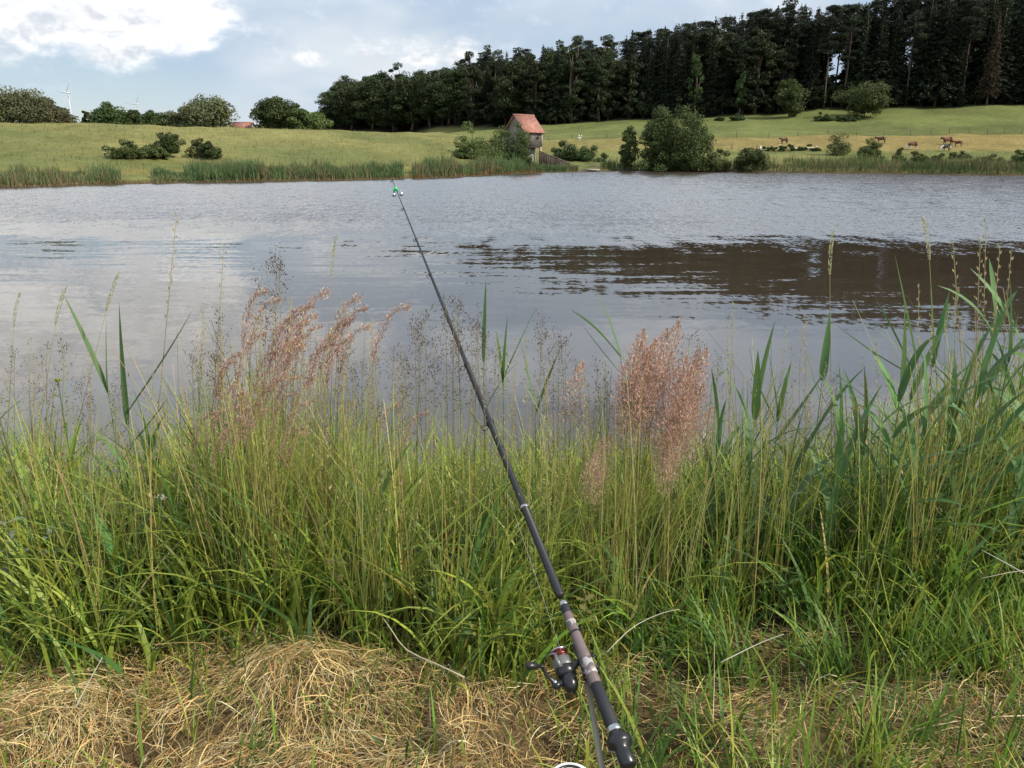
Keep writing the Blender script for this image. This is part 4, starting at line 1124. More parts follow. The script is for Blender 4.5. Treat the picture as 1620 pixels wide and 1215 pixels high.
    rl('spool', [(0.018, 0.016), (0.0185, 0.0205), (0.022, 0.0205), (0.024, 0.0178), (0.035, 0.0176), (0.0365, 0.0215), (0.040, 0.0215), (0.042, 0.019), (0.044, 0.010), (0.050, 0.0095), (0.051, 0.004)], M_REDAL, reel)
    rl('spool_lip', [(0.0365, 0.0214), (0.0370, 0.0224), (0.0395, 0.0224), (0.0400, 0.0214)], M_SILVER, reel)
    rl('spool_line', [(0.0243, 0.0180), (0.0247, 0.0192), (0.0345, 0.0192), (0.0349, 0.0180)], M_REDAL, reel)
    b = MB()
    for s in (-1, 1):
        u = np.array((0.62, 0.78, 0))*s
        b.tube([C+u*0.022+np.array((0, 0, -0.012)), C+u*0.029+np.array((0, 0, 0.004)), C+u*0.029+np.array((0, 0, 0.022))], [0.006, 0.0055, 0.004], 8)
    b.build('rotor_arm', M_GREYP, reel, True)
    b = MB(); u = np.array((0.62, 0.78, 0)); q = np.array((0.78, -0.62, 0)); th = np.linspace(0, PI, 11)
    b.tube([C+u*math.cos(t)*0.029+q*math.sin(t)*0.031+np.array((0, 0, 0.024+0.010*math.sin(t))) for t in th], 0.0013, 6); b.build('bail', M_SILVER, reel, True)
    # crank: pivot at the left of the body, arm forward, knob out to the left
    pv = C+np.array((0.030, -0.004, -0.040)); arm_e = pv+np.array((0.020, 0.004, 0.050)); kn = np.array((0.93, 0.30, 0.02)); kn /= np.linalg.norm(kn)
    b = MB(); b.tube([C+np.array((0.012, 0, -0.040)), pv], [0.0085, 0.0075], 10); b.ball(pv, (0.011, 0.010, 0.011)); b.tube([pv, pv*0.5+arm_e*0.5+np.array((0.004, 0, 0)), arm_e], [0.0045, 0.0040, 0.0042], 8); b.ball(arm_e, 0.0055)
    b.build('crank', M_BLACK, reel, True)
    t = np.array((0, 0.006, 0.010, 0.024, 0.034, 0.038)); b = MB(); b.tube([arm_e+kn*(0.003+x) for x in t], (0.0035, 0.0038, 0.0072, 0.0088, 0.0086, 0.0050), 14); b.build('crank_knob', M_BLACK, reel, True)
    b = MB(); b.ball(pv+np.array((0.004, 0.008, 0.004)), (0.005, 0.003, 0.005)); b.build('crank_cap', M_SILVER, reel, True)
    # line through the guides
    ln = [C+np.array((0, 0.02, 0.03))]+line
    b = MB(); b.tube(ln, 0.00035, 5); b.build('fishing_line', M_LINE, r)
    # bite bells near the tip
    def w(p): return np.array(M @ Vector(p))
    zb = L*0.958
    bl = empty('bite_bell', w((0, 0, zb)), 'twin silver bells on a green clip near the rod tip', 'bite bell')
    bl.matrix_world = Matrix.Translation(Vector(w((0, 0, zb))))
    s = 4.1/FPX
    b = MB(); b.box((-0.002, -0.004, 0.004), (0.0055, 0.006, 0.010)); b.box((-0.010, -0.004, -0.006), (0.0045, 0.005, 0.009)); b.box((0.0085, -0.004, -0.004), (0.003, 0.004, 0.008)); b.build('clip', M_GREENP, bl)
    for x, z in ((-0.012, -0.022), (0.026, -0.018)):
        b = MB(); b.tube([(x, -0.004, z-0.010), (x, -0.004, z-0.006), (x, -0.004, z), (x, -0.004, z+0.006), (x, -0.004, z+0.009)], [0.0115, 0.0108, 0.0098, 0.0065, 0.002], 14); be = b.build('bell', M_SILVER, bl, True)
        b = MB(); b.ring((x, -0.004, z-0.010), (0, 0, 1), 0.0112, 0.0016, 16, 6); b.ball((x, -0.004, z-0.013), 0.004); b.build('bell_rim', M_BLACK, be, True)
    b = MB(); b.tube([(0.008, -0.004, -0.004), (0.018, -0.004, -0.002), (0.026, -0.004, -0.009)], 0.0012, 6); b.tube([(-0.010, -0.004, -0.008), (-0.012, -0.004, -0.014)], 0.0012, 6); b.build('bell_wire', M_SILVER, bl)
    # rod rest pushed into the ground below the handle
    top = w((0.006, -0.021, 0.215)); foot = at(948, 1188, 1.66); gz = float(near_z(foot[:1], foot[1:2])[0])
    d = (foot-top); ft = top+d*((gz-0.08-top[2])/d[2])
    rs = empty('rod_rest', (ft[0], ft[1], gz), 'pale metal rod rest pushed into the dry grass under the handle', 'rod rest')
    o = np.array((ft[0], ft[1], gz))
    b = MB(); b.tube([ft-o, ft*0.5+top*0.5-o], [0.004, 0.006], 10); b.build('spike', M_CAMO, rs, True)
    b = MB(); b.tube([ft*0.45+top*0.55-o, top-o+np.array((0, 0, -0.004))], [0.0065, 0.0065], 12); b.build('sleeve', plain('pale_metal', (0.22, 0.19, 0.14), 0.6, 0.1, 0.35), rs, True)
    b = MB()
    for q in (-1, 1):
        b.tube([w((0.006, -0.021, 0.215))-o, w((q*0.014, -0.021, 0.215))-o, w((q*0.0185, -0.006, 0.215))-o, w((q*0.0195, 0.008, 0.215))-o], 0.0028, 8)
    b.build('fork', M_BLACK, rs, True)
    # white tub at the lower edge
    c = at(903, 1231, 1.78); gz = float(near_z(c[:1], c[1:2])[0])
    tb = empty('bait_tub', (c[0], c[1], gz), 'white round bait tub with dark ringed lid at the bottom edge', 'tub')
    h = max(0.05, c[2]-gz)
    b = MB(); zz = np.array((0.0, 0.004, h-0.012, h-0.010)); b.tube(np.stack((0*zz, 0*zz, zz), -1), (0.040, 0.043, 0.047, 0.040), 28); b.build('tub_body', M_WHITE, tb, True)
    b = MB(); zz = np.array((h-0.011, h-0.010, h-0.002, h)); b.tube(np.stack((0*zz, 0*zz, zz), -1), (0.045, 0.0505, 0.0505, 0.048), 32); ld = b.build('lid', M_WHITE, tb, True)
    b = MB(); b.ring((0, 0, h-0.0005), (0, 0, 1), 0.036, 0.0042, 32, 6); b.build('lid_ring', M_BLACK, ld, True)
build_rod()
# ------------------------------------------------------------------ near bank: how tall the growth stands along the bank
SIL_PX = [-700, -200, 0, 60, 120, 170, 230, 300, 360, 420, 500, 570, 640, 700, 760, 830, 900, 960, 1010, 1060, 1110, 1180, 1250, 1310, 1370, 1440, 1500, 1560, 1620, 2000, 2400]
SIL_PY = [610, 620, 660, 620, 640, 700, 670, 610, 590, 585, 600, 620, 650, 650, 655, 660, 660, 655, 650, 650, 630, 590, 610, 640, 620, 590, 540, 510, 490, 520, 560]
FRONT_PX = [-900, 0, 120, 260, 420, 560, 700, 800, 900, 1000, 1100, 1250, 1400, 1620, 2300]
FRONT_PY = [1010, 1030, 1085, 1060, 1020, 1060, 1090, 1110, 1080, 1060, 1030, 1020, 1010, 980, 960]   # photo row where the uncut growth starts
def front_Y(px):
    py = np.interp(px, FRONT_PX, FRONT_PY)
    return -1.5/np.tan(np.arctan((CYP-py)/FPX)-PITCH)
G_YEL = (0.320, 0.350, 0.055); G_MID = (0.190, 0.290, 0.042); G_DEEP = (0.070, 0.135, 0.025); G_BLUE = (0.095, 0.175, 0.050); G_OCH = (0.38, 0.30, 0.12)
def scatter(n, rng, y0, y1, x0=-1.25, x1=1.25, ypow=1.0):
    Y = y0+(y1-y0)*rng.random(n)**ypow; X = rng.uniform(x0, x1, n)*(Y*0.95+0.5)
    return X, Y
def growth_height(X, Y, Z):
    px = px_of(X, Y, Z+0.4)
    zt = CAMZ+dz_of(np.interp(px, SIL_PX, SIL_PY), Y)
    return zt-Z, px
def near_blades(name, n, mixcol, hmul, lean, w0, w1, segs, seed, y0=1.9, y1=4.6, droop=(0.0, 0.25), keepf=None, hmin=0.16, curve=1.8):
    rng = np.random.default_rng(seed)
    X, Y = scatter(n, rng, y0, y1, ypow=1.25)
    Z = near_z(X, Y); T, px = growth_height(X, Y, Z)
    ok = (Z > -0.12) & (Y > front_Y(px_of(X, Y, Z))+rng.normal(size=n)*0.07)
    if keepf is not None: ok &= keepf(X, Y, px, rng)
    X, Y, Z, T, px = X[ok], Y[ok], Z[ok], T[ok], px[ok]; n = len(X)
    # the outermost growth is shorter, and tufts differ
    tuft = 0.72+0.5*fbm(X, Y, 2.2, seed)
    edge = sstep(Y-front_Y(px_of(X, Y, Z)), -0.05, 0.35)*0.5+0.5
    h = np.clip(T*rng.uniform(hmul[0], hmul[1], n)*tuft*edge, hmin*rng.uniform(0.7, 1.3, n), 0.95)
    ang = fbm(X, Y, 1.1, seed+3)*9.0+rng.normal(size=n)*1.5
    c = np.zeros((n, 3)); u = rng.random(n); pat = fbm(X, Y, 1.3, seed+7)
    right = sstep(px, 880, 1150)
    for lo, hi, col, bias in mixcol:
        m = (u >= lo) & (u < hi); c[m] = tint(int(m.sum()), col, rng, 0.50, 0.12)
    # drier and yellower left of the rod, greener on the right
    dry = ((1-right)*0.55+0.12) > rng.random(n)*1.0+0.25*(pat-0.5)*2
    c[dry] = c[dry]*0.45+np.array(G_YEL)*0.60*(0.75+0.5*rng.random((int(dry.sum()), 1)))
    V, Q, k = ribbons(np.stack((X, Y, Z-0.02), -1), h, h*rng.uniform(lean[0], lean[1], n), ang, rng.uniform(w0, w1, n), segs, rng, curve, rng.uniform(droop[0], droop[1], n))
    tag(link(name, np_mesh(name, V, Q, None, M_LEAF, np.repeat(np.clip(c, 0.005, 0.8), k, 0), True)), kind='stuff')
HOLLOWS = [((1240-CXP)/FPX*2.2, 2.16, 0.13), ((1290-CXP)/FPX*2.2, 2.22, 0.10), ((215-CXP)/FPX*1.95, 1.98, 0.10), ((1110-CXP)/FPX*2.2, 2.35, 0.09), ((640-CXP)/FPX*2.2, 2.25, 0.08), ((480-CXP)/FPX*2.2, 2.2, 0.07), ((1440-CXP)/FPX*2.2, 2.2, 0.09)]
def open_ground(X, Y, px=None, rng=None):
    ok = np.ones(len(X), bool)
    for hx, hy, hr in HOLLOWS: ok &= (X-hx)**2+((Y-hy)/1.3)**2 > hr*hr
    return ok
def clumps(X, Y, px, rng): return open_ground(X, Y) & (rng.random(len(X)) < 0.15+1.7*sstep(fbm(X, Y, 3.4, 88), 0.42, 0.60))
near_blades('tall_grass', 19000, [(0, .4, G_MID, 0), (.4, .72, G_DEEP, 0), (.72, .92, G_YEL, 0), (.92, 1, G_OCH, 0)], (0.55, 1.05), (0.05, 0.85), 0.0052, 0.0120, 7, 901, droop=(0.0, 0.5), keepf=clumps)
near_blades('broad_grass', 12000, [(0, .45, G_BLUE, 0), (.45, .85, G_MID, 0), (.85, 1, G_DEEP, 0)], (0.5, 1.0), (0.1, 0.95), 0.010, 0.021, 8, 902, droop=(0.0, 0.6), keepf=clumps)
near_blades('undergrowth_grass', 16000, [(0, .50, G_DEEP, 0), (.50, .78, G_MID, 0), (.78, .92, G_OCH, 0), (.92, 1, (0.20, 0.13, 0.06), 0)], (0.2, 0.55), (0.2, 0.9), 0.004, 0.009, 5, 903, droop=(0.0, 0.5), keepf=open_ground)

def near_stalks():
    """thin flowering stalks with small spikelets up the top: nobody could count them"""
    rng = np.random.default_rng(911)
    n = 2500
    X, Y = scatter(n, rng, 1.95, 4.0, ypow=1.1)
    Z = near_z(X, Y); T, px = growth_height(X, Y, Z)
    dens = np.interp(px, [-300, 0, 120, 200, 300, 420, 560, 640, 720, 860, 960, 1060, 1150, 1500, 1620, 2000], [.5, .5, .45, .3, .9, 1, .95, .7, .8, .8, .75, .5, .25, .35, .5, .4])
    ok = (Z > -0.05) & (Y > front_Y(px_of(X, Y, Z))) & (rng.random(n) < dens)
    X, Y, Z, T, px = X[ok], Y[ok], Z[ok], T[ok], px[ok]; n = len(X)
    extra = np.where(rng.random(n) < 0.22, rng.uniform(0.05, 0.28, n), rng.uniform(-0.12, 0.07, n))
    h = np.clip(T*rng.uniform(0.78, 1.04, n)+extra, 0.22, 1.15)
    ang = rng.uniform(0, 6.28, n); lean = h*np.abs(rng.normal(size=n))*0.20
    col = np.where((rng.random(n) < 0.55)[:, None], tint(n, (0.33, 0.31, 0.09), rng, 0.2), np.where((rng.random(n) < 0.5)[:, None], tint(n, (0.36, 0.29, 0.13), rng, 0.2), tint(n, (0.14, 0.19, 0.05), rng, 0.2)))
    w_ = rng.uniform(0.0016, 0.0036, n)
    V, Q, k = ribbons(np.stack((X, Y, Z), -1), h, lean, ang, w_, 6, rng, 1.9, 0.0, taper=0.35)
    Vs, Qs, Cs = [V], [Q], [np.repeat(col, k, 0)]; off = len(V)
    # spikelets
    ns = 11; sel = np.where(rng.random(n) < 0.75)[0]; m = len(sel)
    t = rng.uniform(0.72, 1.0, (m, ns)); hh = h[sel][:, None]; a = ang[sel][:, None]; ln = lean[sel][:, None]*t**1.9
    spread = rng.choice([0.006, 0.012, 0.035], m, p=[.5, .3, .2])[:, None]
    c = np.stack((X[sel][:, None]+np.cos(a)*ln+rng.normal(size=(m, ns))*spread, Y[sel][:, None]+np.sin(a)*ln+rng.normal(size=(m, ns))*spread, Z[sel][:, None]+hh*t+rng.normal(size=(m, ns))*0.008), -1).reshape(-1, 3)
    N = rand_unit(len(c), rng); N[:, 2] *= 0.25
    up = np.stack((rng.normal(size=len(c))*0.3, rng.normal(size=len(c))*0.3, np.ones(len(c))), -1); up /= np.linalg.norm(up, axis=1, keepdims=True)
    sd = np.cross(up, N); sd /= np.linalg.norm(sd, axis=1, keepdims=True)+1e-9
    L = rng.uniform(0.0035, 0.0085, (len(c), 1)); Wd = L*0.34
    V2 = np.stack((c-up*L, c-sd*Wd, c+up*L, c+sd*Wd), 1).reshape(-1, 3); Q2 = np.arange(len(V2)).reshape(-1, 4)+off
    kind = rng.random(m)
    sc = np.where((kind < 0.45)[:, None], np.array((0.34, 0.28, 0.14)), np.where((kind < 0.75)[:, None], np.array((0.24, 0.24, 0.08)), np.array((0.28, 0.17, 0.12))))
    Vs.append(V2); Qs.append(Q2); Cs.append(np.repeat(np.repeat(sc, ns, 0)*rng.uniform(0.7, 1.3, (m*ns, 1)), 4, 0))
    tag(link('grass_stalks', np_mesh('grass_stalks', np.concatenate(Vs), np.concatenate(Qs), None, M_HEAD, np.concatenate(Cs))), kind='stuff')
near_stalks()
def culm_clumps():
    """bundles of straight yellow-green culms"""
    rng = np.random.default_rng(915)
    ctr = [(p, rng.uniform(2.15, 2.9)) for p in (100, 165, 170, 215, 300, 335, 345, 352, 360, 420, 440, 500, 520, 545, 610, 640, 700, 735, 880, 900, 935, 955, 985, 1010, 1030, 1060, 1150, 1260, 1430, 1460, 1540, 1560, 1590, -60, -200, 1700)]
    Xs = []; Ys = []
    for p, y in ctr:
        k = rng.integers(12, 48); b = (p-CXP)/FPX*y*0.98
        Xs.append(b+rng.normal(size=k)*0.07); Ys.append(y+rng.normal(size=k)*0.05)
    X = np.concatenate(Xs); Y = np.concatenate(Ys); n = len(X); Z = near_z(X, Y); T, px = growth_height(X, Y, Z)
    ok = Y > front_Y(px_of(X, Y, Z)); X, Y, Z, T = X[ok], Y[ok], Z[ok], T[ok]; n = len(X)
    h = np.clip(T*rng.uniform(0.75, 1.15, n), 0.2, 1.1)
    c = np.where((rng.random(n) < 0.7)[:, None], tint(n, (0.31, 0.33, 0.080), rng, 0.25), tint(n, (0.44, 0.36, 0.15), rng, 0.2))
    V, Q, k = ribbons(np.stack((X, Y, Z), -1), h, h*np.abs(rng.normal(size=n))*0.20, rng.uniform(0, 6.28, n), rng.uniform(0.0020, 0.0042, n), 6, rng, 1.8, rng.uniform(0, 0.12, n), taper=0.5)
    tag(link('grass_culms', np_mesh('grass_culms', V, Q, None, M_LEAF, np.repeat(c, k, 0))), kind='stuff')
culm_clumps()

def straw():
    rng = np.random.default_rng(921)
    n = 150000
    Y = rng.uniform(0.75, 2.75, n); X = rng.uniform(-1.3, 1.3, n)*(Y*0.9+0.4)
    Z0 = near_z(X, Y); px = px_of(X, Y, Z0); fy = front_Y(px)
    heap = heap_z(X, Y)
    patch = fbm(X, Y, 2.3, 77)
    p = np.where(Y < fy+0.08, 0.30+1.3*patch+heap*6, 0.25*np.exp(-(Y-fy)/0.35))
    rightside = sstep(px, 950, 1150); p = p*(1-0.35*rightside)
    hole = sstep(fbm(X, Y, 3.1, 79), 0.56, 0.68)*(heap < 0.05); p = p*(1-0.8*hole)
    ok = rng.random(n) < p; X, Y, Z0, heap, px = X[ok], Y[ok], Z0[ok], heap[ok], px[ok]; n = len(X)
    L = 0.025+0.17*rng.random(n)**1.7; flow = fbm(X, Y, 1.5, 81)*10; a = np.where(rng.random(n) < 0.6, flow+rng.normal(size=n)*0.55, rng.uniform(0, 6.28, n))
    segs = 4; t = np.linspace(-0.5, 0.5, segs+1)[None]
    bend = rng.normal(size=n)[:, None]*0.75
    aa = a[:, None]+bend*t
    dxs = np.cumsum(np.cos(aa), 1)/(segs+1); dys = np.cumsum(np.sin(aa), 1)/(segs+1)
    dxs -= dxs.mean(1, keepdims=True); dys -= dys.mean(1, keepdims=True)
    PX = X[:, None]+L[:, None]*dxs; PY = Y[:, None]+L[:, None]*dys
    lift = rng.random(n)**1.6*(0.028+0.35*heap)
    arch = rng.uniform(-0.01, 0.04, n)[:, None]*(1-(2*t)**2)*L[:, None]/0.15
    tilt = rng.normal(size=n)[:, None]*0.22*t*L[:, None]
    PZ = near_z(PX, PY)+lift[:, None]+arch+np.abs(tilt)+0.003
    P = np.stack((PX, PY, PZ), -1)
    th = rng.normal(size=n)*0.9
    side = np.stack((-np.sin(a)*np.cos(th), np.cos(a)*np.cos(th), np.sin(th)), -1)[:, None, :]
    w_ = (0.0008+0.0022*rng.random(n)**2.8)[:, None, None]*np.array((0.7, 1, 1, 0.9, 0.35))[None, :, None]*0.5
    V = np.stack((P-side*w_, P+side*w_), 2).reshape(-1, 3); k = segs+1
    i = (np.arange(n)[:, None]*k+np.arange(segs)[None])*2
    Q = np.stack((i, i+1, i+3, i+2), -1).reshape(-1, 4)
    base = np.where((rng.random(n) < 0.62)[:, None], np.array((0.55, 0.395, 0.170)), np.where((rng.random(n) < 0.55)[:, None], np.array((0.36, 0.205, 0.078)), np.array((0.62, 0.52, 0.31))))
    grn = rng.random(n) < 0.08+0.16*(px > 950); base[grn] = (0.17, 0.20, 0.055)
    c = np.minimum(base*rng.uniform(0.5, 1.5, (n, 1)), 0.75)
    tag(link('cut_straw', np_mesh('cut_straw', V, Q, None, M_STRAW, np.repeat(c, k*2, 0))), kind='stuff')
straw()
def front_sprigs():
    """green blades coming up through the cut grass"""
    rng = np.random.default_rng(931)
    n = 26000
    Y = rng.uniform(1.15, 2.5, n); X = rng.uniform(-1.3, 1.3, n)*(Y*0.9+0.4); Z = near_z(X, Y); px = px_of(X, Y, Z)
    tuft = fbm(X, Y, 3.0, 91); p = (0.18+0.9*sstep(tuft, 0.40, 0.56))*np.interp(px, [-200, 250, 420, 600, 720, 820, 900, 1050, 1620, 2200], [.6, .4, .25, .35, .45, .55, .6, .8, 1, 1])*np.where(heap_z(X, Y) > 0.06, 0.3, 1)
    ok = rng.random(n) < p; X, Y, Z = X[ok], Y[ok], Z[ok]; n = len(X)
    h = rng.uniform(0.05, 0.28, n)*(0.6+0.6*rng.random(n))*(0.7+0.5*sstep(px[ok], 850, 1100))
    c = np.where((rng.random(n) < 0.55)[:, None], tint(n, G_MID, rng), np.where((rng.random(n) < 0.5)[:, None], tint(n, G_YEL, rng), tint(n, G_DEEP, rng)))
    V, Q, k = ribbons(np.stack((X, Y, Z), -1), h, h*rng.uniform(0.1, 0.8, n), rng.uniform(0, 6.28, n), rng.uniform(0.003, 0.0095, n), 6, rng, 1.7, rng.uniform(0, 0.35, n))
    tag(link('green_sprigs', np_mesh('green_sprigs', V, Q, None, M_LEAF, np.repeat(c, k, 0), True)), kind='stuff')
front_sprigs()

# ------------------------------------------------------------------ single plants that stand out
def gz1(x, y): return float(near_z(np.array([x]), np.array([y]))[0])
def base_at(px, Y):
    """foot of a plant at distance Y in the direction of a photo column"""
    x = (px-CXP)/FPX*Y*math.cos(PITCH)
    for _ in range(3): z = gz1(x, Y); x = (px-CXP)/FPX*(Y*math.cos(PITCH)-(z-CAMZ)*math.sin(PITCH))
    return np.array((x, Y, z))
def leaf_blade(root, d0, L, w_, bend, rng, fold=0.35, segs=9, twist=0.0):
    """long folded leaf from root, starting direction d0, arching over by bend (radians)"""
    d0 = np.asarray(d0, float)/np.linalg.norm(d0)
    hor = np.array((d0[0], d0[1], 0.0)); nh = np.linalg.norm(hor); hor = hor/nh if nh > 1e-3 else np.array((1.0, 0, 0))
    el0 = math.atan2(d0[2], nh); P = [np.asarray(root, float)]; D = []
    for k in range(segs):
        e = el0-bend*((k+0.5)/segs)**1.6; d = hor*math.cos(e)+np.array((0, 0, math.sin(e))); D.append(d); P.append(P[-1]+d*L/segs)
    D.append(D[-1]); P = np.array(P); D = np.array(D); t = np.linspace(0, 1, segs+1)
    s0 = np.cross(D, np.array((0, 0, 1.0))); s0 /= np.linalg.norm(s0, axis=1, keepdims=True)+1e-9
    nrm = np.cross(s0, D); tw = twist*t
    side = s0*np.cos(tw)[:, None]+nrm*np.sin(tw)[:, None]; nn = np.cross(side, D)
    wd = w_*0.5*np.clip(np.minimum(1, 0.45+t*4.0)*(1-t**2.6), 0.012, 1)
    A = P-side*wd[:, None]+nn*(wd*fold)[:, None]; B = P+side*wd[:, None]+nn*(wd*fold)[:, None]
    V = np.stack((A, P, B), 1).reshape(-1, 3)
    Q = []
    for k in range(segs):
        for j in (0, 1): Q.append((k*3+j, k*3+j+1, k*3+3+j+1, k*3+3+j))
    return V, Q
REED_G = (0.115, 0.205, 0.070)
def reed(px, Y, top, label, leaves, lean=(0.0, 0.0), col=REED_G, seed=1, group=None, stem_r=0.0028):
    """top: photo row of the stem end; leaves: (fraction up the stem, azimuth, elevation, length, width, bend)"""
    rng = np.random.default_rng(seed); B = base_at(px, Y)
    zt = CAMZ+float(dz_of(top, Y)); H = zt-B[2]
    r = empty('reed_plant', B, label, 'reed', group)
    t = np.linspace(0, 1, 7); pts = np.stack((lean[0]*t**1.5, lean[1]*t**1.5, -0.05+(H+0.05)*t), -1)
    m = MB(); m.tube(pts, np.linspace(stem_r, stem_r*0.5, 7), 6); 
    me = m.mesh('stem', M_REED, True, np.array(col)*np.array((1.25, 1.1, 0.9))); link('stem', me, r)
    for f, a, e, L, w_, bend in leaves:
        i = f*6; k = min(5, int(i)); p = pts[k]+(pts[k+1]-pts[k])*(i-k)
        d = (math.cos(a)*math.cos(e), math.sin(a)*math.cos(e), math.sin(e))
        V, Q = leaf_blade(p, d, L, w_*1.45, bend, rng, 0.30, 9, rng.normal()*0.5)
        c = np.array(col)*rng.uniform(0.8, 1.2)*(1+rng.normal(size=3)*0.08)
        link('leaf', np_mesh('leaf', V, Q, None, M_REED, np.tile(c, (len(V), 1)), True), r)
    return r
def auto_leaves(rng, n, L=0.34, w_=0.017, spread=0.45, f0=0.35):
    out = []; a0 = rng.uniform(0, 6.28)
    for k in range(n):
        f = f0+(1-f0)*(k+rng.uniform(0, 0.5))/n
        out.append((min(0.98, f), a0+PI*k+rng.normal()*0.5, math.radians(rng.uniform(48, 72)+18*f*f), L*rng.uniform(0.7, 1.2), w_*rng.uniform(0.75, 1.2), rng.uniform(0.1, 1.1)*spread*2))
    out.append((0.97, rng.uniform(0, 6.28), math.radians(84), L*0.9, w_*0.8, 0.15))
    return out
R_ = math.radians
rg = np.random.default_rng(55)
reed(214, 2.65, 610, 'tall pointed reed with two broad upright leaves at the left', [(0.95, PI+0.1, R_(76), 0.38, 0.024, 0.05), (0.97, 0.6, R_(85), 0.27, 0.018, 0.05), (0.6, 0.2, R_(60), 0.25, 0.016, 0.5), (0.5, 2.9, R_(55), 0.2, 0.014, 0.4)], seed=1)
reed(238, 2.55, 640, 'reed with one long leaf leaning to the right beside the tall pointed reed', [(0.95, 0.25, R_(52), 0.44, 0.024, -0.12), (0.9, 1.5, R_(84), 0.42, 0.017, 0.05), (0.8, 0.1, R_(45), 0.22, 0.012, -0.2), (0.6, 2.9, R_(60), 0.24, 0.016, 0.4)], seed=2)
reed(8, 2.6, 660, 'reed at the left edge of the bank', [(0.95, 1.5, R_(86), 0.26, 0.018, 0.05), (0.8, 0.3, R_(60), 0.28, 0.016, 0.6), (0.9, 2.6, R_(70), 0.3, 0.02, 0.3)], seed=3)
reed(262, 2.7, 700, 'short dark leaved reed below the leaning leaf', auto_leaves(rg, 5, 0.26, 0.02), seed=4)
reed(768, 3.1, 560, 'slim upright reed just right of the rod', [(0.96, 1.0, R_(87), 0.34, 0.013, 0.03), (0.7, 0.2, R_(65), 0.26, 0.012, 0.4), (0.6, 3.3, R_(60), 0.24, 0.012, 0.4)], seed=5)
reed(797, 3.1, 590, 'reed with a pale leaf bending right between the slim reed and the dark reed', [(0.96, 0.25, R_(66), 0.34, 0.017, 0.05), (0.9, 2.8, R_(84), 0.26, 0.016, 0.05), (0.95, 0.6, R_(86), 0.28, 0.016, 0.03)], seed=6)
reed(846, 3.1, 640, 'reed with a dark leaf pointing up left in the gap right of the rod', [(0.95, 2.9, R_(77), 0.33, 0.018, 0.0), (0.92, 0.3, R_(72), 0.28, 0.014, 0.1), (0.6, 0.2, R_(35), 0.3, 0.012, -0.3)], seed=7)
reed(990, 2.9, 560, 'tall reed with its leaves streaming left above the pink plumes', [(0.98, 2.95, R_(50), 0.27, 0.022, 0.35), (0.97, 2.8, R_(72), 0.30, 0.017, 0.2), (0.9, 2.9, R_(48), 0.25, 0.006, -0.1), (0.8, 0.3, R_(60), 0.24, 0.014, 0.5)], lean=(-0.05, 0.0), seed=8)
reed(1210, 2.8, 650, 'reed with stiff fanned leaves right of the pink plumes', [(0.95, 2.6, R_(78), 0.28, 0.020, 0.05), (0.93, 0.4, R_(82), 0.24, 0.018, 0.05), (0.9, 2.9, R_(62), 0.25, 0.012, 0.0), (0.8, 0.2, R_(55), 0.34, 0.018, -0.1), (0.6, 3.2, R_(60), 0.3, 0.016, 0.5)], seed=9)
reed(1272, 2.9, 590, 'reed with a single broad upright leaf against the dark water', [(0.96, 1.2, R_(87), 0.27, 0.022, 0.02), (0.85, 2.9, R_(70), 0.32, 0.010, 0.0), (0.7, 0.2, R_(60), 0.3, 0.014, 0.3)], seed=10)
reed(1404, 2.7, 560, 'tallest reed on the right with a broad leaf leaning left', [(0.96, 2.75, R_(73), 0.40, 0.030, 0.0), (0.9, 2.9, R_(28), 0.34, 0.020, -0.2), (0.9, 2.8, R_(62), 0.32, 0.014, 0.1), (0.8, 0.3, R_(72), 0.36, 0.022, 0.25), (0.6, 0.2, R_(55), 0.34, 0.020, 0.3), (0.5, 3.0, R_(50), 0.3, 0.018, 0.5)], seed=11)
reed(1432, 2.85, 560, 'reed with two upright leaves right of the tallest reed', [(0.95, 2.8, R_(82), 0.30, 0.022, 0.05), (0.93, 0.3, R_(86), 0.30, 0.018, 0.05), (0.7, 0.2, R_(60), 0.30, 0.016, 0.6)], seed=12)
reed(1512, 2.8, 500, 'reed with short broad leaves left of the crossing stalks at the right', [(0.96, 2.6, R_(80), 0.25, 0.028, 0.1), (0.92, 0.5, R_(70), 0.20, 0.024, 0.6), (0.7, 0.3, R_(60), 0.32, 0.018, 0.5), (0.6, 3.0, R_(60), 0.3, 0.018, 0.4)], seed=13)
reed(1562, 2.7, 480, 'leafy reed behind the crossing stalks near the right edge', auto_leaves(rg, 6, 0.34, 0.022), seed=14)
reed(1596, 2.6, 500, 'leafy reed at the right edge with drooping leaves', auto_leaves(rg, 7, 0.36, 0.024, 0.7), seed=15)
reed(1630, 2.7, 470, 'reed half cut off by the right edge', auto_leaves(rg, 6, 0.36, 0.022), seed=16)
reed(1340, 2.6, 690, 'reed with dark arching leaves left of the tallest reed', auto_leaves(rg, 5, 0.32, 0.018, 0.6), seed=17)
reed(1470, 2.6, 640, 'dense leafy reed among the grass at the right', auto_leaves(rg, 6, 0.34, 0.020, 0.6), seed=18)
reed(1230, 2.5, 720, 'short reed with broad blades below the stiff fanned one', auto_leaves(rg, 6, 0.3, 0.018, 0.6), seed=19)
reed(1120, 2.6, 690, 'low leafy reed just right of the pink plumes', auto_leaves(rg, 5, 0.3, 0.016, 0.6), seed=20)
reed(205, 2.25, 900, 'broad leaved young reed low in the grass on the left', [(0.9, 2.7, R_(70), 0.30, 0.026, 0.1), (0.92, 0.3, R_(62), 0.34, 0.030, 0.1), (0.5, 0.4, R_(50), 0.26, 0.02, 0.4), (0.6, 3.0, R_(40), 0.25, 0.016, 0.3)], seed=21, col=(0.11, 0.19, 0.055))
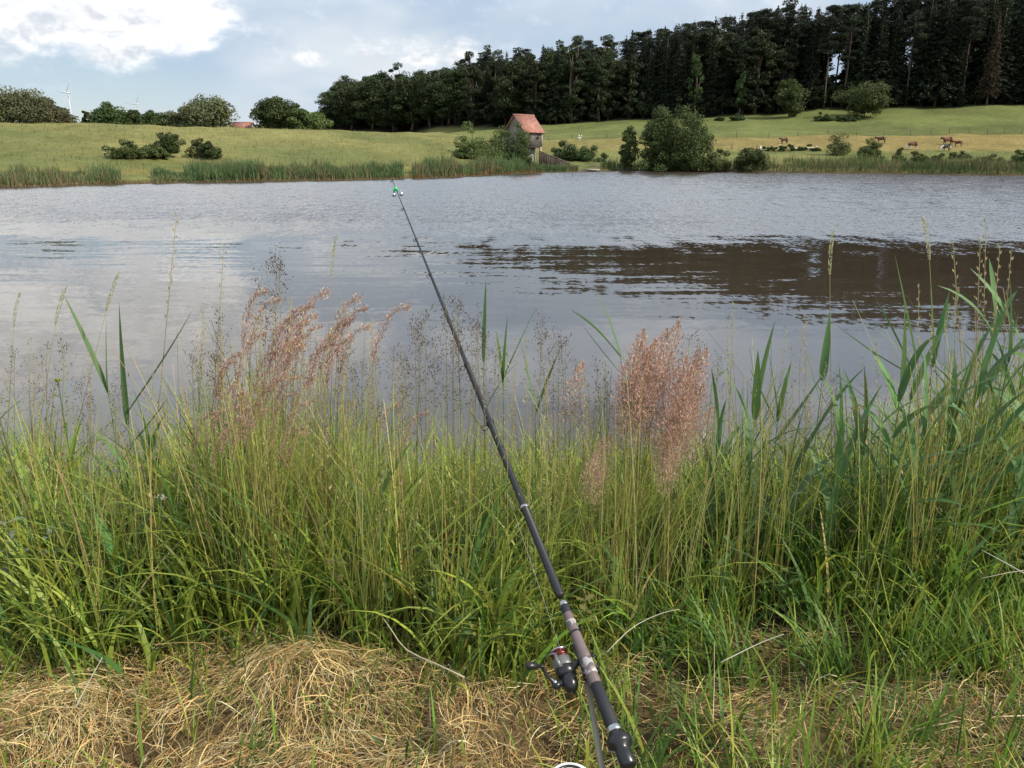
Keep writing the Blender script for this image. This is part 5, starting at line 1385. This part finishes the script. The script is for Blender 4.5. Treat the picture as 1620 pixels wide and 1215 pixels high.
reed(600, 2.3, 800, 'broad leaved young reed left of the rod in the dense grass', [(0.9, 2.9, R_(58), 0.28, 0.020, 0.2), (0.92, 0.3, R_(68), 0.28, 0.020, 0.3), (0.5, 0.1, R_(45), 0.26, 0.02, 0.5)], seed=22, col=(0.10, 0.18, 0.05))
for px, Y, top, w0_, sd, lab in ((1380, 2.5, 600, 0.020, 41, 'leafy reed in front of the tallest reed on the right'), (1530, 2.5, 560, 0.022, 42, 'leafy reed below the short broad leaved reed at the right'),
                            (1580, 2.4, 600, 0.020, 43, 'low leafy reed under the crossing stalks at the right'), (1610, 2.45, 540, 0.022, 44, 'dense leafy reed in the right corner of the reed stand'), (1490, 2.45, 620, 0.020, 45, 'arching reed between the dense leafy reed and the crossing stalks'),
                            (1300, 2.45, 700, 0.018, 46, 'short leafy reed below the single broad upright leaf'), (1170, 2.5, 640, 0.018, 47, 'leafy reed between the pink plumes and the stiff fanned reed'), (1420, 2.4, 680, 0.018, 48, 'low arching reed at the foot of the tallest reed')):
    reed(px, Y, top, lab, auto_leaves(rg, 7, 0.34, w0_, 0.6), seed=sd)
for px, Y, top, sd in ((-120, 2.7, 560, 31), (-300, 2.8, 580, 32), (1760, 2.8, 500, 33), (1900, 2.7, 520, 34)):
    reed(px, Y, top, 'reed beyond the picture edge on the same bank', auto_leaves(rg, 6, 0.36, 0.02), seed=sd, group='reeds beyond the picture edge')

# flowering grasses: one mesh per kind and variant, unit stem length, then copies
def panicle_mesh(kind, seed):
    rng = np.random.default_rng(seed); V = []; Q = []; C = []; off = 0
    def add(c, up, L, asp, col):
        nonlocal off
        n = len(c); nn = rand_unit(n, rng); sd = np.cross(up, nn); sd /= np.linalg.norm(sd, axis=1, keepdims=True)+1e-9
        L = np.broadcast_to(np.asarray(L, float), (n,))[:, None]
        v = np.stack((c-up*L, c-sd*L*asp, c+up*L, c+sd*L*asp), 1).reshape(-1, 3)
        V.append(v); Q.append(np.arange(4*n).reshape(-1, 4)+off); C.append(np.repeat(col, 4, 0)); off += 4*n
    def strand(p0, p1, w_, col):
        nonlocal off
        d = np.asarray(p1, float)-p0; s = np.cross(d, rand_unit(1, rng)[0]); s = s/np.linalg.norm(s)*w_/2
        V.append(np.array((p0-s, p0+s, p1+s*0.6, p1-s*0.6))); Q.append(np.array([(0, 1, 2, 3)])+off); C.append(np.tile(col, (4, 1))); off += 4
    if kind == 'plume':        # dense feathery pink plume
        n = 640; t = rng.random(n)**0.8; z = 0.745+0.255*t
        R = 0.058*np.sin(PI*np.clip(t*0.86+0.14, 0, 1))**0.8
        a = rng.uniform(0, 6.28, n); rr = R*np.sqrt(rng.random(n)); bend = 0.045*t**2
        c = np.stack((np.cos(a)*rr+bend, np.sin(a)*rr, z+rng.normal(size=n)*0.008), -1)
        up = np.stack((np.cos(a)*0.55, np.sin(a)*0.55, np.ones(n)), -1)+rng.normal(size=(n, 3))*0.25; up /= np.linalg.norm(up, axis=1, keepdims=True)
        col = tint(n, (0.50, 0.325, 0.255), rng, 0.25, 0.10); pale = rng.random(n) < 0.25; col[pale] = tint(int(pale.sum()), (0.70, 0.52, 0.38), rng, 0.2)
        add(c, up, rng.uniform(0.0040, 0.0090, n), 0.26, col)
        for k in range(26):
            tt = rng.random(); p0 = np.array((0.045*tt**2, 0, 0.745+0.235*tt)); a_ = rng.uniform(0, 6.28); r_ = 0.045*math.sin(PI*min(1, tt*0.86+0.14))
            strand(p0, p0+np.array((math.cos(a_)*r_, math.sin(a_)*r_, 0.045)), 0.0008, np.array((0.35, 0.22, 0.14)))
    elif kind == 'nodding':    # narrow purplish head bending to one side
        n = 340; t = rng.random(n); bx = 0.085*t**2.2; z = 0.78+0.22*t-0.055*t**4
        R = 0.0125*np.sin(PI*np.clip(t*0.9+0.1, 0, 1))**0.7+0.002; a = rng.uniform(0, 6.28, n); rr = R*np.sqrt(rng.random(n))
        c = np.stack((bx+np.cos(a)*rr, np.sin(a)*rr, z+rng.normal(size=n)*0.006), -1)
        up = np.stack((0.4*t+np.cos(a)*0.35, np.sin(a)*0.35, 1-0.5*t), -1); up /= np.linalg.norm(up, axis=1, keepdims=True)
        col = tint(n, (0.44, 0.26, 0.22), rng, 0.3, 0.10); pale = rng.random(n) < 0.35*t+0.1; col[pale] = tint(int(pale.sum()), (0.62, 0.48, 0.32), rng, 0.2)
        add(c, up, rng.uniform(0.003, 0.0062, n), 0.32, col)
    elif kind == 'airy':       # open panicle of hair thin branches with dark grains
        for k in range(34):
            tt = rng.random(); z0 = 0.66+0.30*tt; a_ = rng.uniform(0, 6.28); r_ = (0.085*(1-tt)+0.02)*rng.uniform(0.5, 1.1)
            p0 = np.array((0.0, 0, z0)); p1 = p0+np.array((math.cos(a_)*r_, math.sin(a_)*r_, 0.045*rng.uniform(0.3, 1.6)))
            strand(p0, p1, 0.0005, np.array((0.18, 0.13, 0.07)))
            m = rng.integers(3, 8); s = rng.uniform(0.45, 1.05, m)[:, None]; c = p0+(p1-p0)*s+rng.normal(size=(m, 3))*0.006
            up = np.tile((p1-p0)/np.linalg.norm(p1-p0), (m, 1))+rng.normal(size=(m, 3))*0.3; up /= np.linalg.norm(up, axis=1, keepdims=True)
            add(c, up, rng.uniform(0.0028, 0.0048, m), 0.42, tint(m, (0.11, 0.075, 0.040), rng, 0.35, 0.1))
    elif kind == 'foxtail':    # dense cylindrical head
        n = 260; t = rng.random(n); z = 0.885+0.115*t; R = 0.0042*np.clip(np.sin(PI*np.clip(t*0.94+0.03, 0, 1)), 0.2, 1)**0.35; a = rng.uniform(0, 6.28, n)
        c = np.stack((np.cos(a)*R+0.012*t**2, np.sin(a)*R, z), -1); up = np.stack((np.cos(a)*0.16, np.sin(a)*0.16, np.ones(n)), -1); up /= np.linalg.norm(up, axis=1, keepdims=True)
        add(c, up, rng.uniform(0.0022, 0.0036, n), 0.3, tint(n, (0.46, 0.45, 0.24), rng, 0.2, 0.08))
    else:                      # rye: flat spikelets set alternately up a stiff stalk
        for k in range(15):
            tt = k/14; s = 1 if k % 2 else -1; m = 3
            p = np.array((s*0.004, 0, 0.74+0.255*tt)); c = p+rng.normal(size=(m, 3))*0.0012
            up = np.tile(np.array((s*0.32, 0, 1.0)), (m, 1))+rng.normal(size=(m, 3))*0.1; up /= np.linalg.norm(up, axis=1, keepdims=True)
            add(c, up, np.full(m, 0.0058)*rng.uniform(0.8, 1.1, m), 0.24, tint(m, (0.46, 0.40, 0.22), rng, 0.25, 0.08))
    head = np_mesh('seed_head', np.concatenate(V), np.concatenate(Q), None, M_HEAD, np.concatenate(C))
    b = MB(); end = {'plume': 0.99, 'nodding': 0.80, 'airy': 0.96, 'foxtail': 0.89, 'rye': 0.995}[kind]
    t = np.linspace(0, 1, 6); x = {'plume': 0.045*np.clip((t*end-0.7)/0.3, 0, 1)**2}.get(kind, 0*t)
    b.tube(np.stack((x, 0*t, t*end), -1), np.linspace(0.0015, 0.0007, 6), 4)
    if kind == 'nodding':
        u = np.linspace(0, 1, 6); b.tube(np.stack((0.085*u**2.2, 0*u, 0.78+0.22*u-0.055*u**4), -1), 0.0006, 4)
    stem = b.mesh('stem', M_HEAD, True, {'plume': (0.26, 0.22, 0.08), 'nodding': (0.26, 0.21, 0.09), 'airy': (0.25, 0.22, 0.08), 'foxtail': (0.30, 0.29, 0.11), 'rye': (0.38, 0.31, 0.15)}[kind])
    # one narrow leaf half way up
    Vl, Ql = leaf_blade((0, 0, 0.35), (0.5, 0.3, 1.0), 0.22, 0.005, 0.9, rng, 0.2, 6)
    lf = np_mesh('leaf', Vl, Ql, None, M_LEAF, np.tile(np.array(G_YEL), (len(Vl), 1)), True)
    return stem, head, lf
KIND_NAME = {'plume': 'plume_grass', 'nodding': 'nodding_grass', 'airy': 'panicle_grass', 'foxtail': 'foxtail_grass', 'rye': 'ryegrass'}
GRASS = {k: [panicle_mesh(k, 400+17*j+i) for i in range(4)] for j, k in enumerate(KIND_NAME)}
grng = np.random.default_rng(64)
def flower(kind, tip, basepx, Y, label, group=None, yt=None, spin=None):
    """stalk from the ground up to a tip seen at a photo pixel; heads keep their own size"""
    T = atY(tip[0], tip[1], Y if yt is None else yt); B = base_at(basepx, Y)
    d = T-B; H = np.linalg.norm(d)
    if H < 0.12 or d[2] < 0.1: return None
    stem, head, lf = GRASS[kind][grng.integers(4)]
    o = empty(KIND_NAME[kind], B, label, 'grass', group); o['kind'] = 'thing'
    q = Vector(d/H).to_track_quat('Z', 'Y').to_matrix().to_4x4()
    sp = grng.uniform(-0.6, 0.6) if spin is None else spin        # heads bend mostly to the right
    o.matrix_world = Matrix.Translation(Vector(B)) @ q @ Matrix.Rotation(sp, 4, 'Z') @ Matrix.Scale(H, 4)
    # undo track-quat roll so the bend points along +x
    X = (o.matrix_world.to_3x3() @ Vector((1, 0, 0))); roll = math.atan2(X.y, X.x)
    o.matrix_world = o.matrix_world @ Matrix.Rotation(-roll+sp, 4, 'Z')
    link('stem', stem, o); link('seed_head', head, o); link('leaf', lf, o)
    return o
# single heads one can point to
flower('foxtail', (98, 450), 20, 2.5, 'foxtail grass leaning right with pale green head above the reflected cloud')
flower('foxtail', (184, 428), 60, 2.6, 'pale foxtail grass head just left of the tall pointed reed')
flower('foxtail', (25, 462), 0, 2.7, 'faint foxtail grass head at the left edge')
flower('foxtail', (527, 372), 505, 2.8, 'thin white foxtail grass head high over the water left of the rod')
flower('foxtail', (1312, 364), 1318, 2.6, 'lone foxtail grass with straight stalk against the dark reflection')
flower('foxtail', (1466, 337), 1500, 2.6, 'foxtail grass bent to the left highest on the right', spin=PI)
flower('foxtail', (1510, 455), 1512, 2.6, 'short stubby foxtail grass head in front of the right reeds')
flower('foxtail', (1496, 480), 1490, 2.6, 'yellowish foxtail grass head beside the short stubby one')
flower('foxtail', (63, 622), 20, 2.4, 'foxtail grass head bent level at the left edge')
flower('foxtail', (240, 585), 236, 2.5, 'stubby pink tinged grass head below the leaning reed leaf')
flower('rye', (280, 335), 226, 2.6, 'tall thin ryegrass stalk standing highest at the left')
flower('rye', (355, 385), 318, 2.6, 'thin ryegrass stalk left of the purplish heads')
flower('rye', (540, 470), 548, 2.5, 'pale ryegrass stalk between the purplish heads and the nodding head')
flower('rye', (636, 545), 640, 2.5, 'whitish ryegrass stalk left of the rod over dark water')
flower('rye', (1280, 560), 1286, 2.4, 'whitish ryegrass stalk between the right reeds')
flower('rye', (1560, 345), 1546, 2.5, 'tallest pale ryegrass stalk of the crossing bunch at the right')
flower('rye', (1582, 385), 1540, 2.5, 'ryegrass stalk leaning right in the crossing bunch')
flower('rye', (1507, 380), 1548, 2.5, 'ryegrass stalk leaning left in the crossing bunch')
flower('rye', (1551, 375), 1530, 2.45, 'upright ryegrass stalk in the crossing bunch')
flower('rye', (1600, 395), 1556, 2.5, 'ryegrass stalk nearest the right edge in the crossing bunch')
flower('nodding', (606, 447), 548, 2.45, 'long nodding purplish grass head arching right over the water', spin=0.0)
flower('nodding', (648, 630), 612, 2.4, 'short pink grass head sticking out right near the rod', spin=0.0)
# drifts
def zone(px):
    return 'at the left edge' if px < 160 else 'beside the tall pointed reed' if px < 330 else 'among the purplish heads' if px < 560 else 'just left of the rod' if px < 700 else 'just right of the rod' if px < 860 else 'beside the pink plumes' if px < 1150 else 'among the reeds on the right'
def drift(kind, specs, group, label, zoned=False):
    for tip, bpx, Y in specs: flower(kind, tip, bpx, Y, label+(' '+zone(tip[0]) if zoned else ''), group+(' '+zone(tip[0]) if zoned else ''))
drift('nodding', [((390, 420), 372, 2.5), ((400, 440), 385, 2.6), ((478, 428), 440, 2.5), ((455, 450), 432, 2.55), ((440, 455), 425, 2.5), ((445, 480), 425, 2.45), ((430, 470), 418, 2.55), ((462, 470), 436, 2.5),
                  ((420, 520), 402, 2.45), ((408, 525), 395, 2.5), ((436, 510), 415, 2.4), ((540, 452), 512, 2.5), ((525, 470), 505, 2.55), ((512, 480), 495, 2.5), ((495, 500), 482, 2.45), ((545, 485), 515, 2.5), ((380, 500), 360, 2.5),
                  ((490, 515), 478, 2.5), ((448, 520), 432, 2.5), ((455, 500), 436, 2.6), ((470, 490), 450, 2.6), ((520, 505), 505, 2.45), ((530, 440), 515, 2.6)],
      'purplish nodding grass heads left of the rod', 'slender grass with purplish nodding head over the water left of the rod')
drift('nodding', [((350, 540), 338, 2.5), ((345, 535), 330, 2.5), ((420, 570), 398, 2.4), ((410, 575), 390, 2.45), ((440, 570), 412, 2.4), ((385, 610), 365, 2.35), ((460, 615), 428, 2.35), ((470, 570), 445, 2.4), ((400, 590), 380, 2.4), ((436, 600), 412, 2.4),
                  ((355, 640), 340, 2.3), ((372, 650), 352, 2.3), ((395, 625), 372, 2.35), ((330, 625), 322, 2.35), ((340, 660), 330, 2.3), ((460, 665), 430, 2.3), ((450, 655), 420, 2.3), ((312, 630), 300, 2.4), ((385, 585), 362, 2.4), ((600, 620), 590, 2.4)],
      'pinkish grass heads low in the grass left of the rod', 'pinkish nodding grass head just above the dense grass left of the rod')
PL = [((1000, 525), 1000, 2.45), ((1018, 540), 1006, 2.45), ((1036, 522), 1016, 2.5), ((1058, 512), 1024, 2.5), ((985, 565), 990, 2.4), ((1004, 560), 1000, 2.45), ((1026, 570), 1010, 2.4), ((978, 610), 985, 2.4), ((1000, 600), 996, 2.35), ((1020, 610), 1006, 2.35), ((1010, 580), 1002, 2.4), ((1044, 550), 1020, 2.45), ((990, 585), 992, 2.4), ((1030, 590), 1012, 2.4), ((1012, 548), 1004, 2.5), ((996, 540), 996, 2.45)]
drift('plume', PL, 'pink plumes of the left tuft', 'feathery pink plume of the left tuft right of the rod')
PR = [((1068, 560), 1048, 2.4), ((1085, 555), 1056, 2.45), ((1100, 552), 1062, 2.45), ((1065, 600), 1046, 2.35), ((1080, 610), 1050, 2.35), ((1050, 640), 1040, 2.3), ((1062, 660), 1044, 2.3), ((1085, 640), 1052, 2.35), ((1044, 680), 1036, 2.3), ((1058, 700), 1042, 2.25), ((1096, 600), 1060, 2.4), ((1108, 645), 1062, 2.35), ((1076, 580), 1050, 2.4), ((1056, 620), 1042, 2.35), ((1072, 640), 1048, 2.3), ((1090, 580), 1056, 2.4), ((1066, 680), 1046, 2.3), ((1050, 660), 1040, 2.35)]
drift('plume', PR, 'pink plumes of the right tuft', 'feathery pink plume of the lower right tuft right of the rod')
drift('plume', [((940, 700), 935, 2.35), ((952, 690), 944, 2.35), ((930, 720), 930, 2.3), ((946, 730), 940, 2.3), ((905, 575), 892, 2.5), ((360, 600), 345, 2.4), ((372, 615), 355, 2.4)], 'small pink plumes beside the tufts', 'small faded pink plume among the grass stalks')
AL = []; ar = np.random.default_rng(65)
for cx, cy, n, sx, sy in ((690, 500, 15, 45, 40), (640, 560, 8, 30, 40), (380, 545, 7, 50, 40), (320, 560, 5, 30, 30), (70, 560, 7, 50, 40), (155, 620, 3, 30, 40), (880, 520, 7, 40, 40), (930, 560, 6, 40, 40), (760, 520, 4, 25, 30), (430, 400, 3, 20, 20), (560, 560, 8, 40, 40), (1120, 550, 4, 30, 30), (1330, 600, 4, 30, 25), (1240, 640, 3, 30, 30), (200, 640, 4, 40, 40), (740, 480, 4, 30, 40), (500, 620, 6, 60, 40)):
    for _ in range((n+1)//2+1):
        x = cx+ar.normal()*sx*0.6; y = cy+ar.normal()*sy*0.6; AL.append(((x, y), x+ar.normal()*12, ar.uniform(2.4, 2.8)))
drift('airy', AL, 'open panicles of tiny dark grains', 'hair thin grass panicle of tiny dark grains', True)
RL = []
for _ in range(70):
    x = ar.choice([ar.uniform(300, 640), ar.uniform(700, 960), ar.uniform(0, 260), ar.uniform(1150, 1620)], p=[.45, .25, .15, .15]); s = np.interp(x, SIL_PX, SIL_PY)
    RL.append(((x, s-ar.uniform(0, 130)), x+ar.normal()*18, ar.uniform(2.3, 2.8)))
drift('rye', RL, 'thin pale ryegrass stalks', 'thin pale ryegrass stalk rising from the bank grass', True)

# herbs
def herb(px, Y, top, label, col, pairs, Lf, wf, name='nettle_plant', cat='herb', yel=False, seed=1, down=0.2, flower=None):
    rng = np.random.default_rng(seed); B = base_at(px, Y); H = CAMZ+float(dz_of(top, Y))-B[2]; H = max(H, 0.08)
    r = empty(name, B, label, cat)
    lx, ly = rng.normal(size=2)*0.05*H; t = np.linspace(0, 1, 5); pts = np.stack((lx*t**2, ly*t**2, H*t-0.03*(t == 0)), -1)
    m = MB(); m.tube(pts, np.linspace(0.0032, 0.0016, 5), 6); link('stem', m.mesh('stem', M_LEAF, True, np.array(col)*0.8), r)
    for k in range(pairs):
        f = 0.25+0.75*(k+0.5)/pairs; i = min(3, int(f*4)); p = pts[i]+(pts[i+1]-pts[i])*(f*4-i); a0 = k*PI/2+rng.normal()*0.2+0.4
        for s in (0, PI):
            a = a0+s; e = rng.uniform(0.15, 0.6); d = np.array((math.cos(a)*math.cos(e), math.sin(a)*math.cos(e), math.sin(e)))
            L = Lf*rng.uniform(0.75, 1.15)*(1.1-0.45*f); W_ = wf*L/Lf
            sg = 6; tt = np.linspace(0, 1, sg+1); D = d[None]*L*tt[:, None]-np.array((0, 0, 1))*(down*L*tt**2)[:, None]
            sd = np.cross(d, (0, 0, 1.0)); sd /= np.linalg.norm(sd)
            wd = W_*0.5*np.sin(PI*np.clip(tt*0.93+0.05, 0, 1))**0.8*(1+0.16*(np.arange(sg+1) % 2))
            A = p+D-sd*wd[:, None]+np.array((0, 0, 0.15))*wd[:, None]; C_ = p+D+sd*wd[:, None]+np.array((0, 0, 0.15))*wd[:, None]
            V = np.stack((A, p+D, C_), 1).reshape(-1, 3); Q = [(q*3+j, q*3+j+1, q*3+3+j+1, q*3+3+j) for q in range(sg) for j in (0, 1)]
            c = np.array(col)*rng.uniform(0.8, 1.25)
            link('leaf', np_mesh('leaf', V, Q, None, M_LEAF, np.tile(c, (len(V), 1)), True), r)
    if flower is not None:
        c0 = pts[-1]+np.array((0, 0, 0.005)); n = 60; P = c0+rand_unit(n, rng)*rng.random((n, 1))**0.5*np.array(flower[1])
        V, Q = leaf_quads(P, 0.004, rng); link('flower_head', np_mesh('flower_head', V, Q, None, M_HEAD, np.repeat(tint(n, flower[0], rng, 0.2), 4, 0)), r)
    return r
NET = (0.10, 0.165, 0.045); SIL = (0.27, 0.31, 0.23)
herb(1240, 2.28, 900, 'nettle with paired pale green leaves in the dark hollow on the right', NET, 4, 0.07, 0.034, seed=1)
herb(1262, 2.34, 930, 'small nettle right of the taller nettle in the dark hollow', NET, 3, 0.06, 0.030, seed=2)
herb(1215, 2.4, 905, 'nettle behind the dark hollow on the right', NET, 4, 0.06, 0.028, seed=3)
herb(45, 2.35, 815, 'weed with silvery grey leaves at the left edge', SIL, 5, 0.075, 0.034, 'silver_leaved_weed', seed=4)
herb(112, 2.35, 830, 'second weed with silvery leaves right of the one at the left edge', SIL, 4, 0.07, 0.030, 'silver_leaved_weed', seed=5)
herb(20, 2.3, 860, 'low silvery weed in the bottom left growth', SIL, 3, 0.06, 0.028, 'silver_leaved_weed', seed=6)
herb(142, 2.6, 605, 'leafy herb with a small yellow green flower head over the water', (0.11, 0.17, 0.045), 5, 0.06, 0.016, 'flowering_herb', seed=7, flower=((0.30, 0.36, 0.08), (0.014, 0.014, 0.008)))
herb(82, 2.5, 655, 'sorrel with a rusty brown head at the left', (0.14, 0.16, 0.05), 4, 0.06, 0.02, 'sorrel_plant', seed=8, flower=((0.24, 0.13, 0.06), (0.022, 0.022, 0.055)))
herb(60, 2.55, 640, 'bushy olive herb beside the rusty sorrel', (0.14, 0.17, 0.045), 7, 0.06, 0.022, 'flowering_herb', seed=9, flower=((0.25, 0.23, 0.07), (0.03, 0.03, 0.03)))
herb(1332, 2.5, 640, 'rusty brown sorrel among the reeds on the right', (0.15, 0.14, 0.045), 5, 0.06, 0.02, 'sorrel_plant', seed=10, flower=((0.25, 0.13, 0.05), (0.02, 0.02, 0.06)))
herb(1455, 2.4, 690, 'dark green nettle among the grass below the tallest reed', NET, 5, 0.07, 0.032, seed=11)
herb(960, 2.3, 870, 'low broad leaved herb right of the rod above the handle', NET, 4, 0.06, 0.034, 'broad_leaved_herb', seed=12)
herb(850, 2.08, 1010, 'small round leaved herb left of the reel', (0.12, 0.20, 0.045), 2, 0.045, 0.036, 'broad_leaved_herb', seed=13)
herb(1385, 2.2, 960, 'low nettle in the grass at the right', NET, 4, 0.06, 0.03, seed=14)
herb(560, 2.12, 1000, 'low leafy herb at the foot of the tall grass by the straw heap', NET, 3, 0.06, 0.03, 'broad_leaved_herb', seed=15)
herb(200, 2.1, 1060, 'round leaved herb at the left foot of the straw heap', (0.11, 0.19, 0.045), 2, 0.05, 0.04, 'broad_leaved_herb', seed=16)
herb(268, 2.3, 790, 'herb with a small whitish flower head in the left grass', (0.12, 0.16, 0.05), 4, 0.05, 0.016, 'flowering_herb', seed=17, flower=((0.62, 0.60, 0.52), (0.016, 0.016, 0.012)))

WEED = np.random.default_rng(71)
for k, px in enumerate((60, 130, 175, 250, 330, 410, 470, 540, 620, 690, 745, 930, 975, 1060, 1130, 1190, 1300, 1350, 1420, 1480, 1530, 1590)):
    Y = float(front_Y(px))+WEED.uniform(0.03, 0.35); B = base_at(px, Y); tp = float(py_of(Y, B[2]+WEED.uniform(0.10, 0.34)))
    hue = [(0.11, 0.19, 0.05), (0.15, 0.20, 0.06), (0.085, 0.15, 0.05), (0.19, 0.17, 0.06)][k % 4]
    r = herb(px, Y, tp, 'broad leaved weed at the foot of the grass '+zone(px), hue, int(WEED.integers(3, 6)), WEED.uniform(0.045, 0.085), WEED.uniform(0.018, 0.036), 'broad_leaved_herb', seed=200+k, down=WEED.uniform(0.1, 0.6))
    r['group'] = 'broad leaved weeds at the foot of the grass '+zone(px)
def sedge(px, Y, nb, L, leanx, label, col, seed):
    rng = np.random.default_rng(seed); B = base_at(px, Y); V = []; Q = []; C = []; off = 0
    for k in range(nb):
        a = rng.normal()*0.9+(0 if leanx > 0 else PI); e = math.radians(rng.uniform(45, 85))
        v, q = leaf_blade((rng.normal()*0.03, rng.normal()*0.03, -0.01), (math.cos(a)*math.cos(e), math.sin(a)*math.cos(e), math.sin(e)), L*rng.uniform(0.6, 1.15), rng.uniform(0.006, 0.011), rng.uniform(0.2, 1.0), rng, 0.25, 7)
        V.append(v); Q.append(np.array(q)+off); off += len(v); C.append(np.tile(np.array(col)*rng.uniform(0.7, 1.3), (len(v), 1)))
    o = link('sedge_tuft', np_mesh('sedge_tuft', np.concatenate(V), np.concatenate(Q), None, M_LEAF, np.concatenate(C), True)); o.location = B
    tag(o, label, 'grass tuft', kind='thing')
sedge(1160, 2.02, 60, 0.30, -1, 'thick green tuft of sedge leaning left in the straw right of the rod', (0.12, 0.21, 0.045), 1)
sedge(1120, 1.72, 24, 0.22, -1, 'short green tuft of sedge near the bottom right of the handle', (0.11, 0.19, 0.045), 2)
sedge(780, 2.10, 50, 0.34, -1, 'green tuft of long blades leaning left just behind the reel', (0.13, 0.22, 0.045), 3)
sedge(1320, 1.98, 40, 0.28, -1, 'green tuft of broad blades in the straw below the nettles', (0.12, 0.21, 0.045), 4)
sedge(1540, 1.98, 46, 0.30, -1, 'green tuft of blades in the dry grass near the right edge', (0.14, 0.22, 0.045), 5)
sedge(1440, 1.70, 30, 0.24, 1, 'low green tuft of blades at the bottom right', (0.13, 0.21, 0.045), 6)
sedge(400, 1.62, 26, 0.12, 1, 'short green tuft in the straw below the heap', (0.12, 0.20, 0.045), 7)
sedge(1010, 1.62, 22, 0.26, 1, 'upright green tuft beside the butt of the rod', (0.13, 0.22, 0.045), 8)
sedge(897, 1.37, 16, 0.30, 1, 'slim green blades standing in front of the reel', (0.15, 0.23, 0.05), 9)
sedge(85, 2.05, 40, 0.30, 1, 'green tuft of fine blades at the left foot of the tall grass', (0.15, 0.23, 0.05), 10)
# dead stalks lying about
def dead_stalk(pts, r_, label, col=(0.50, 0.43, 0.28)):
    P = np.array([at(*p) for p in pts]); o = P[0].copy(); o[2] = min(o[2], gz1(o[0], o[1])+0.02)
    t = np.linspace(0, 1, 9); tt = np.linspace(0, 1, len(P)); C_ = np.stack([np.interp(t, tt, P[:, j]) for j in range(3)], -1)
    C_[1:-1] = 0.25*C_[:-2]+0.5*C_[1:-1]+0.25*C_[2:]
    r_ *= 0.72; col = np.array(col)*0.85
    m = MB(); m.tube(C_-o, np.linspace(r_, r_*0.5, 9), 7); me = m.mesh('dry_stalk', M_STRAW, True, np.array(col))
    ob = link('dry_stalk', me); ob.location = o; tag(ob, label, 'stalk')
dead_stalk([(735, 1072, 2.02), (690, 1050, 2.06), (640, 1030, 2.10), (622, 1000, 2.14), (606, 978, 2.16)], 0.0035, 'thick pale dead stalk lying left of the reel')
dead_stalk([(118, 1122, 1.98), (140, 1080, 2.0), (162, 1040, 2.02)], 0.0024, 'short white dead stalk sticking up from the straw at the left', (0.62, 0.58, 0.46))
dead_stalk([(1640, 918, 2.25), (1590, 890, 2.28), (1553, 870, 2.30)], 0.0022, 'white dead stalk at the right edge', (0.66, 0.62, 0.52))
dead_stalk([(1640, 900, 2.28), (1600, 905, 2.26), (1552, 915, 2.24)], 0.0016, 'thin dead stalk crossing the white one at the right edge', (0.55, 0.50, 0.38))
dead_stalk([(960, 1032, 2.0), (1000, 990, 2.06), (1050, 968, 2.1), (1075, 964, 2.12)], 0.0017, 'thin white dead stalk curving right of the handle', (0.60, 0.56, 0.44))
dead_stalk([(1140, 1048, 1.98), (1200, 1018, 2.02), (1240, 1003, 2.04)], 0.0018, 'thin white dead stalk lying in the straw at the right', (0.60, 0.56, 0.44))
dead_stalk([(238, 1020, 2.1), (290, 1016, 2.1), (340, 1018, 2.1)], 0.002, 'orange dead blade lying level above the straw heap', (0.46, 0.30, 0.10))
dead_stalk([(1128, 1142, 1.78), (1130, 1080, 1.85), (1130, 1015, 1.92)], 0.0014, 'straight pale stalk standing in the straw right of the handle', (0.60, 0.52, 0.34))
dead_stalk([(545, 1180, 1.74), (543, 1130, 1.80), (546, 1078, 1.86)], 0.0012, 'thin ochre stalk standing in the straw left of the reel', (0.55, 0.42, 0.2))
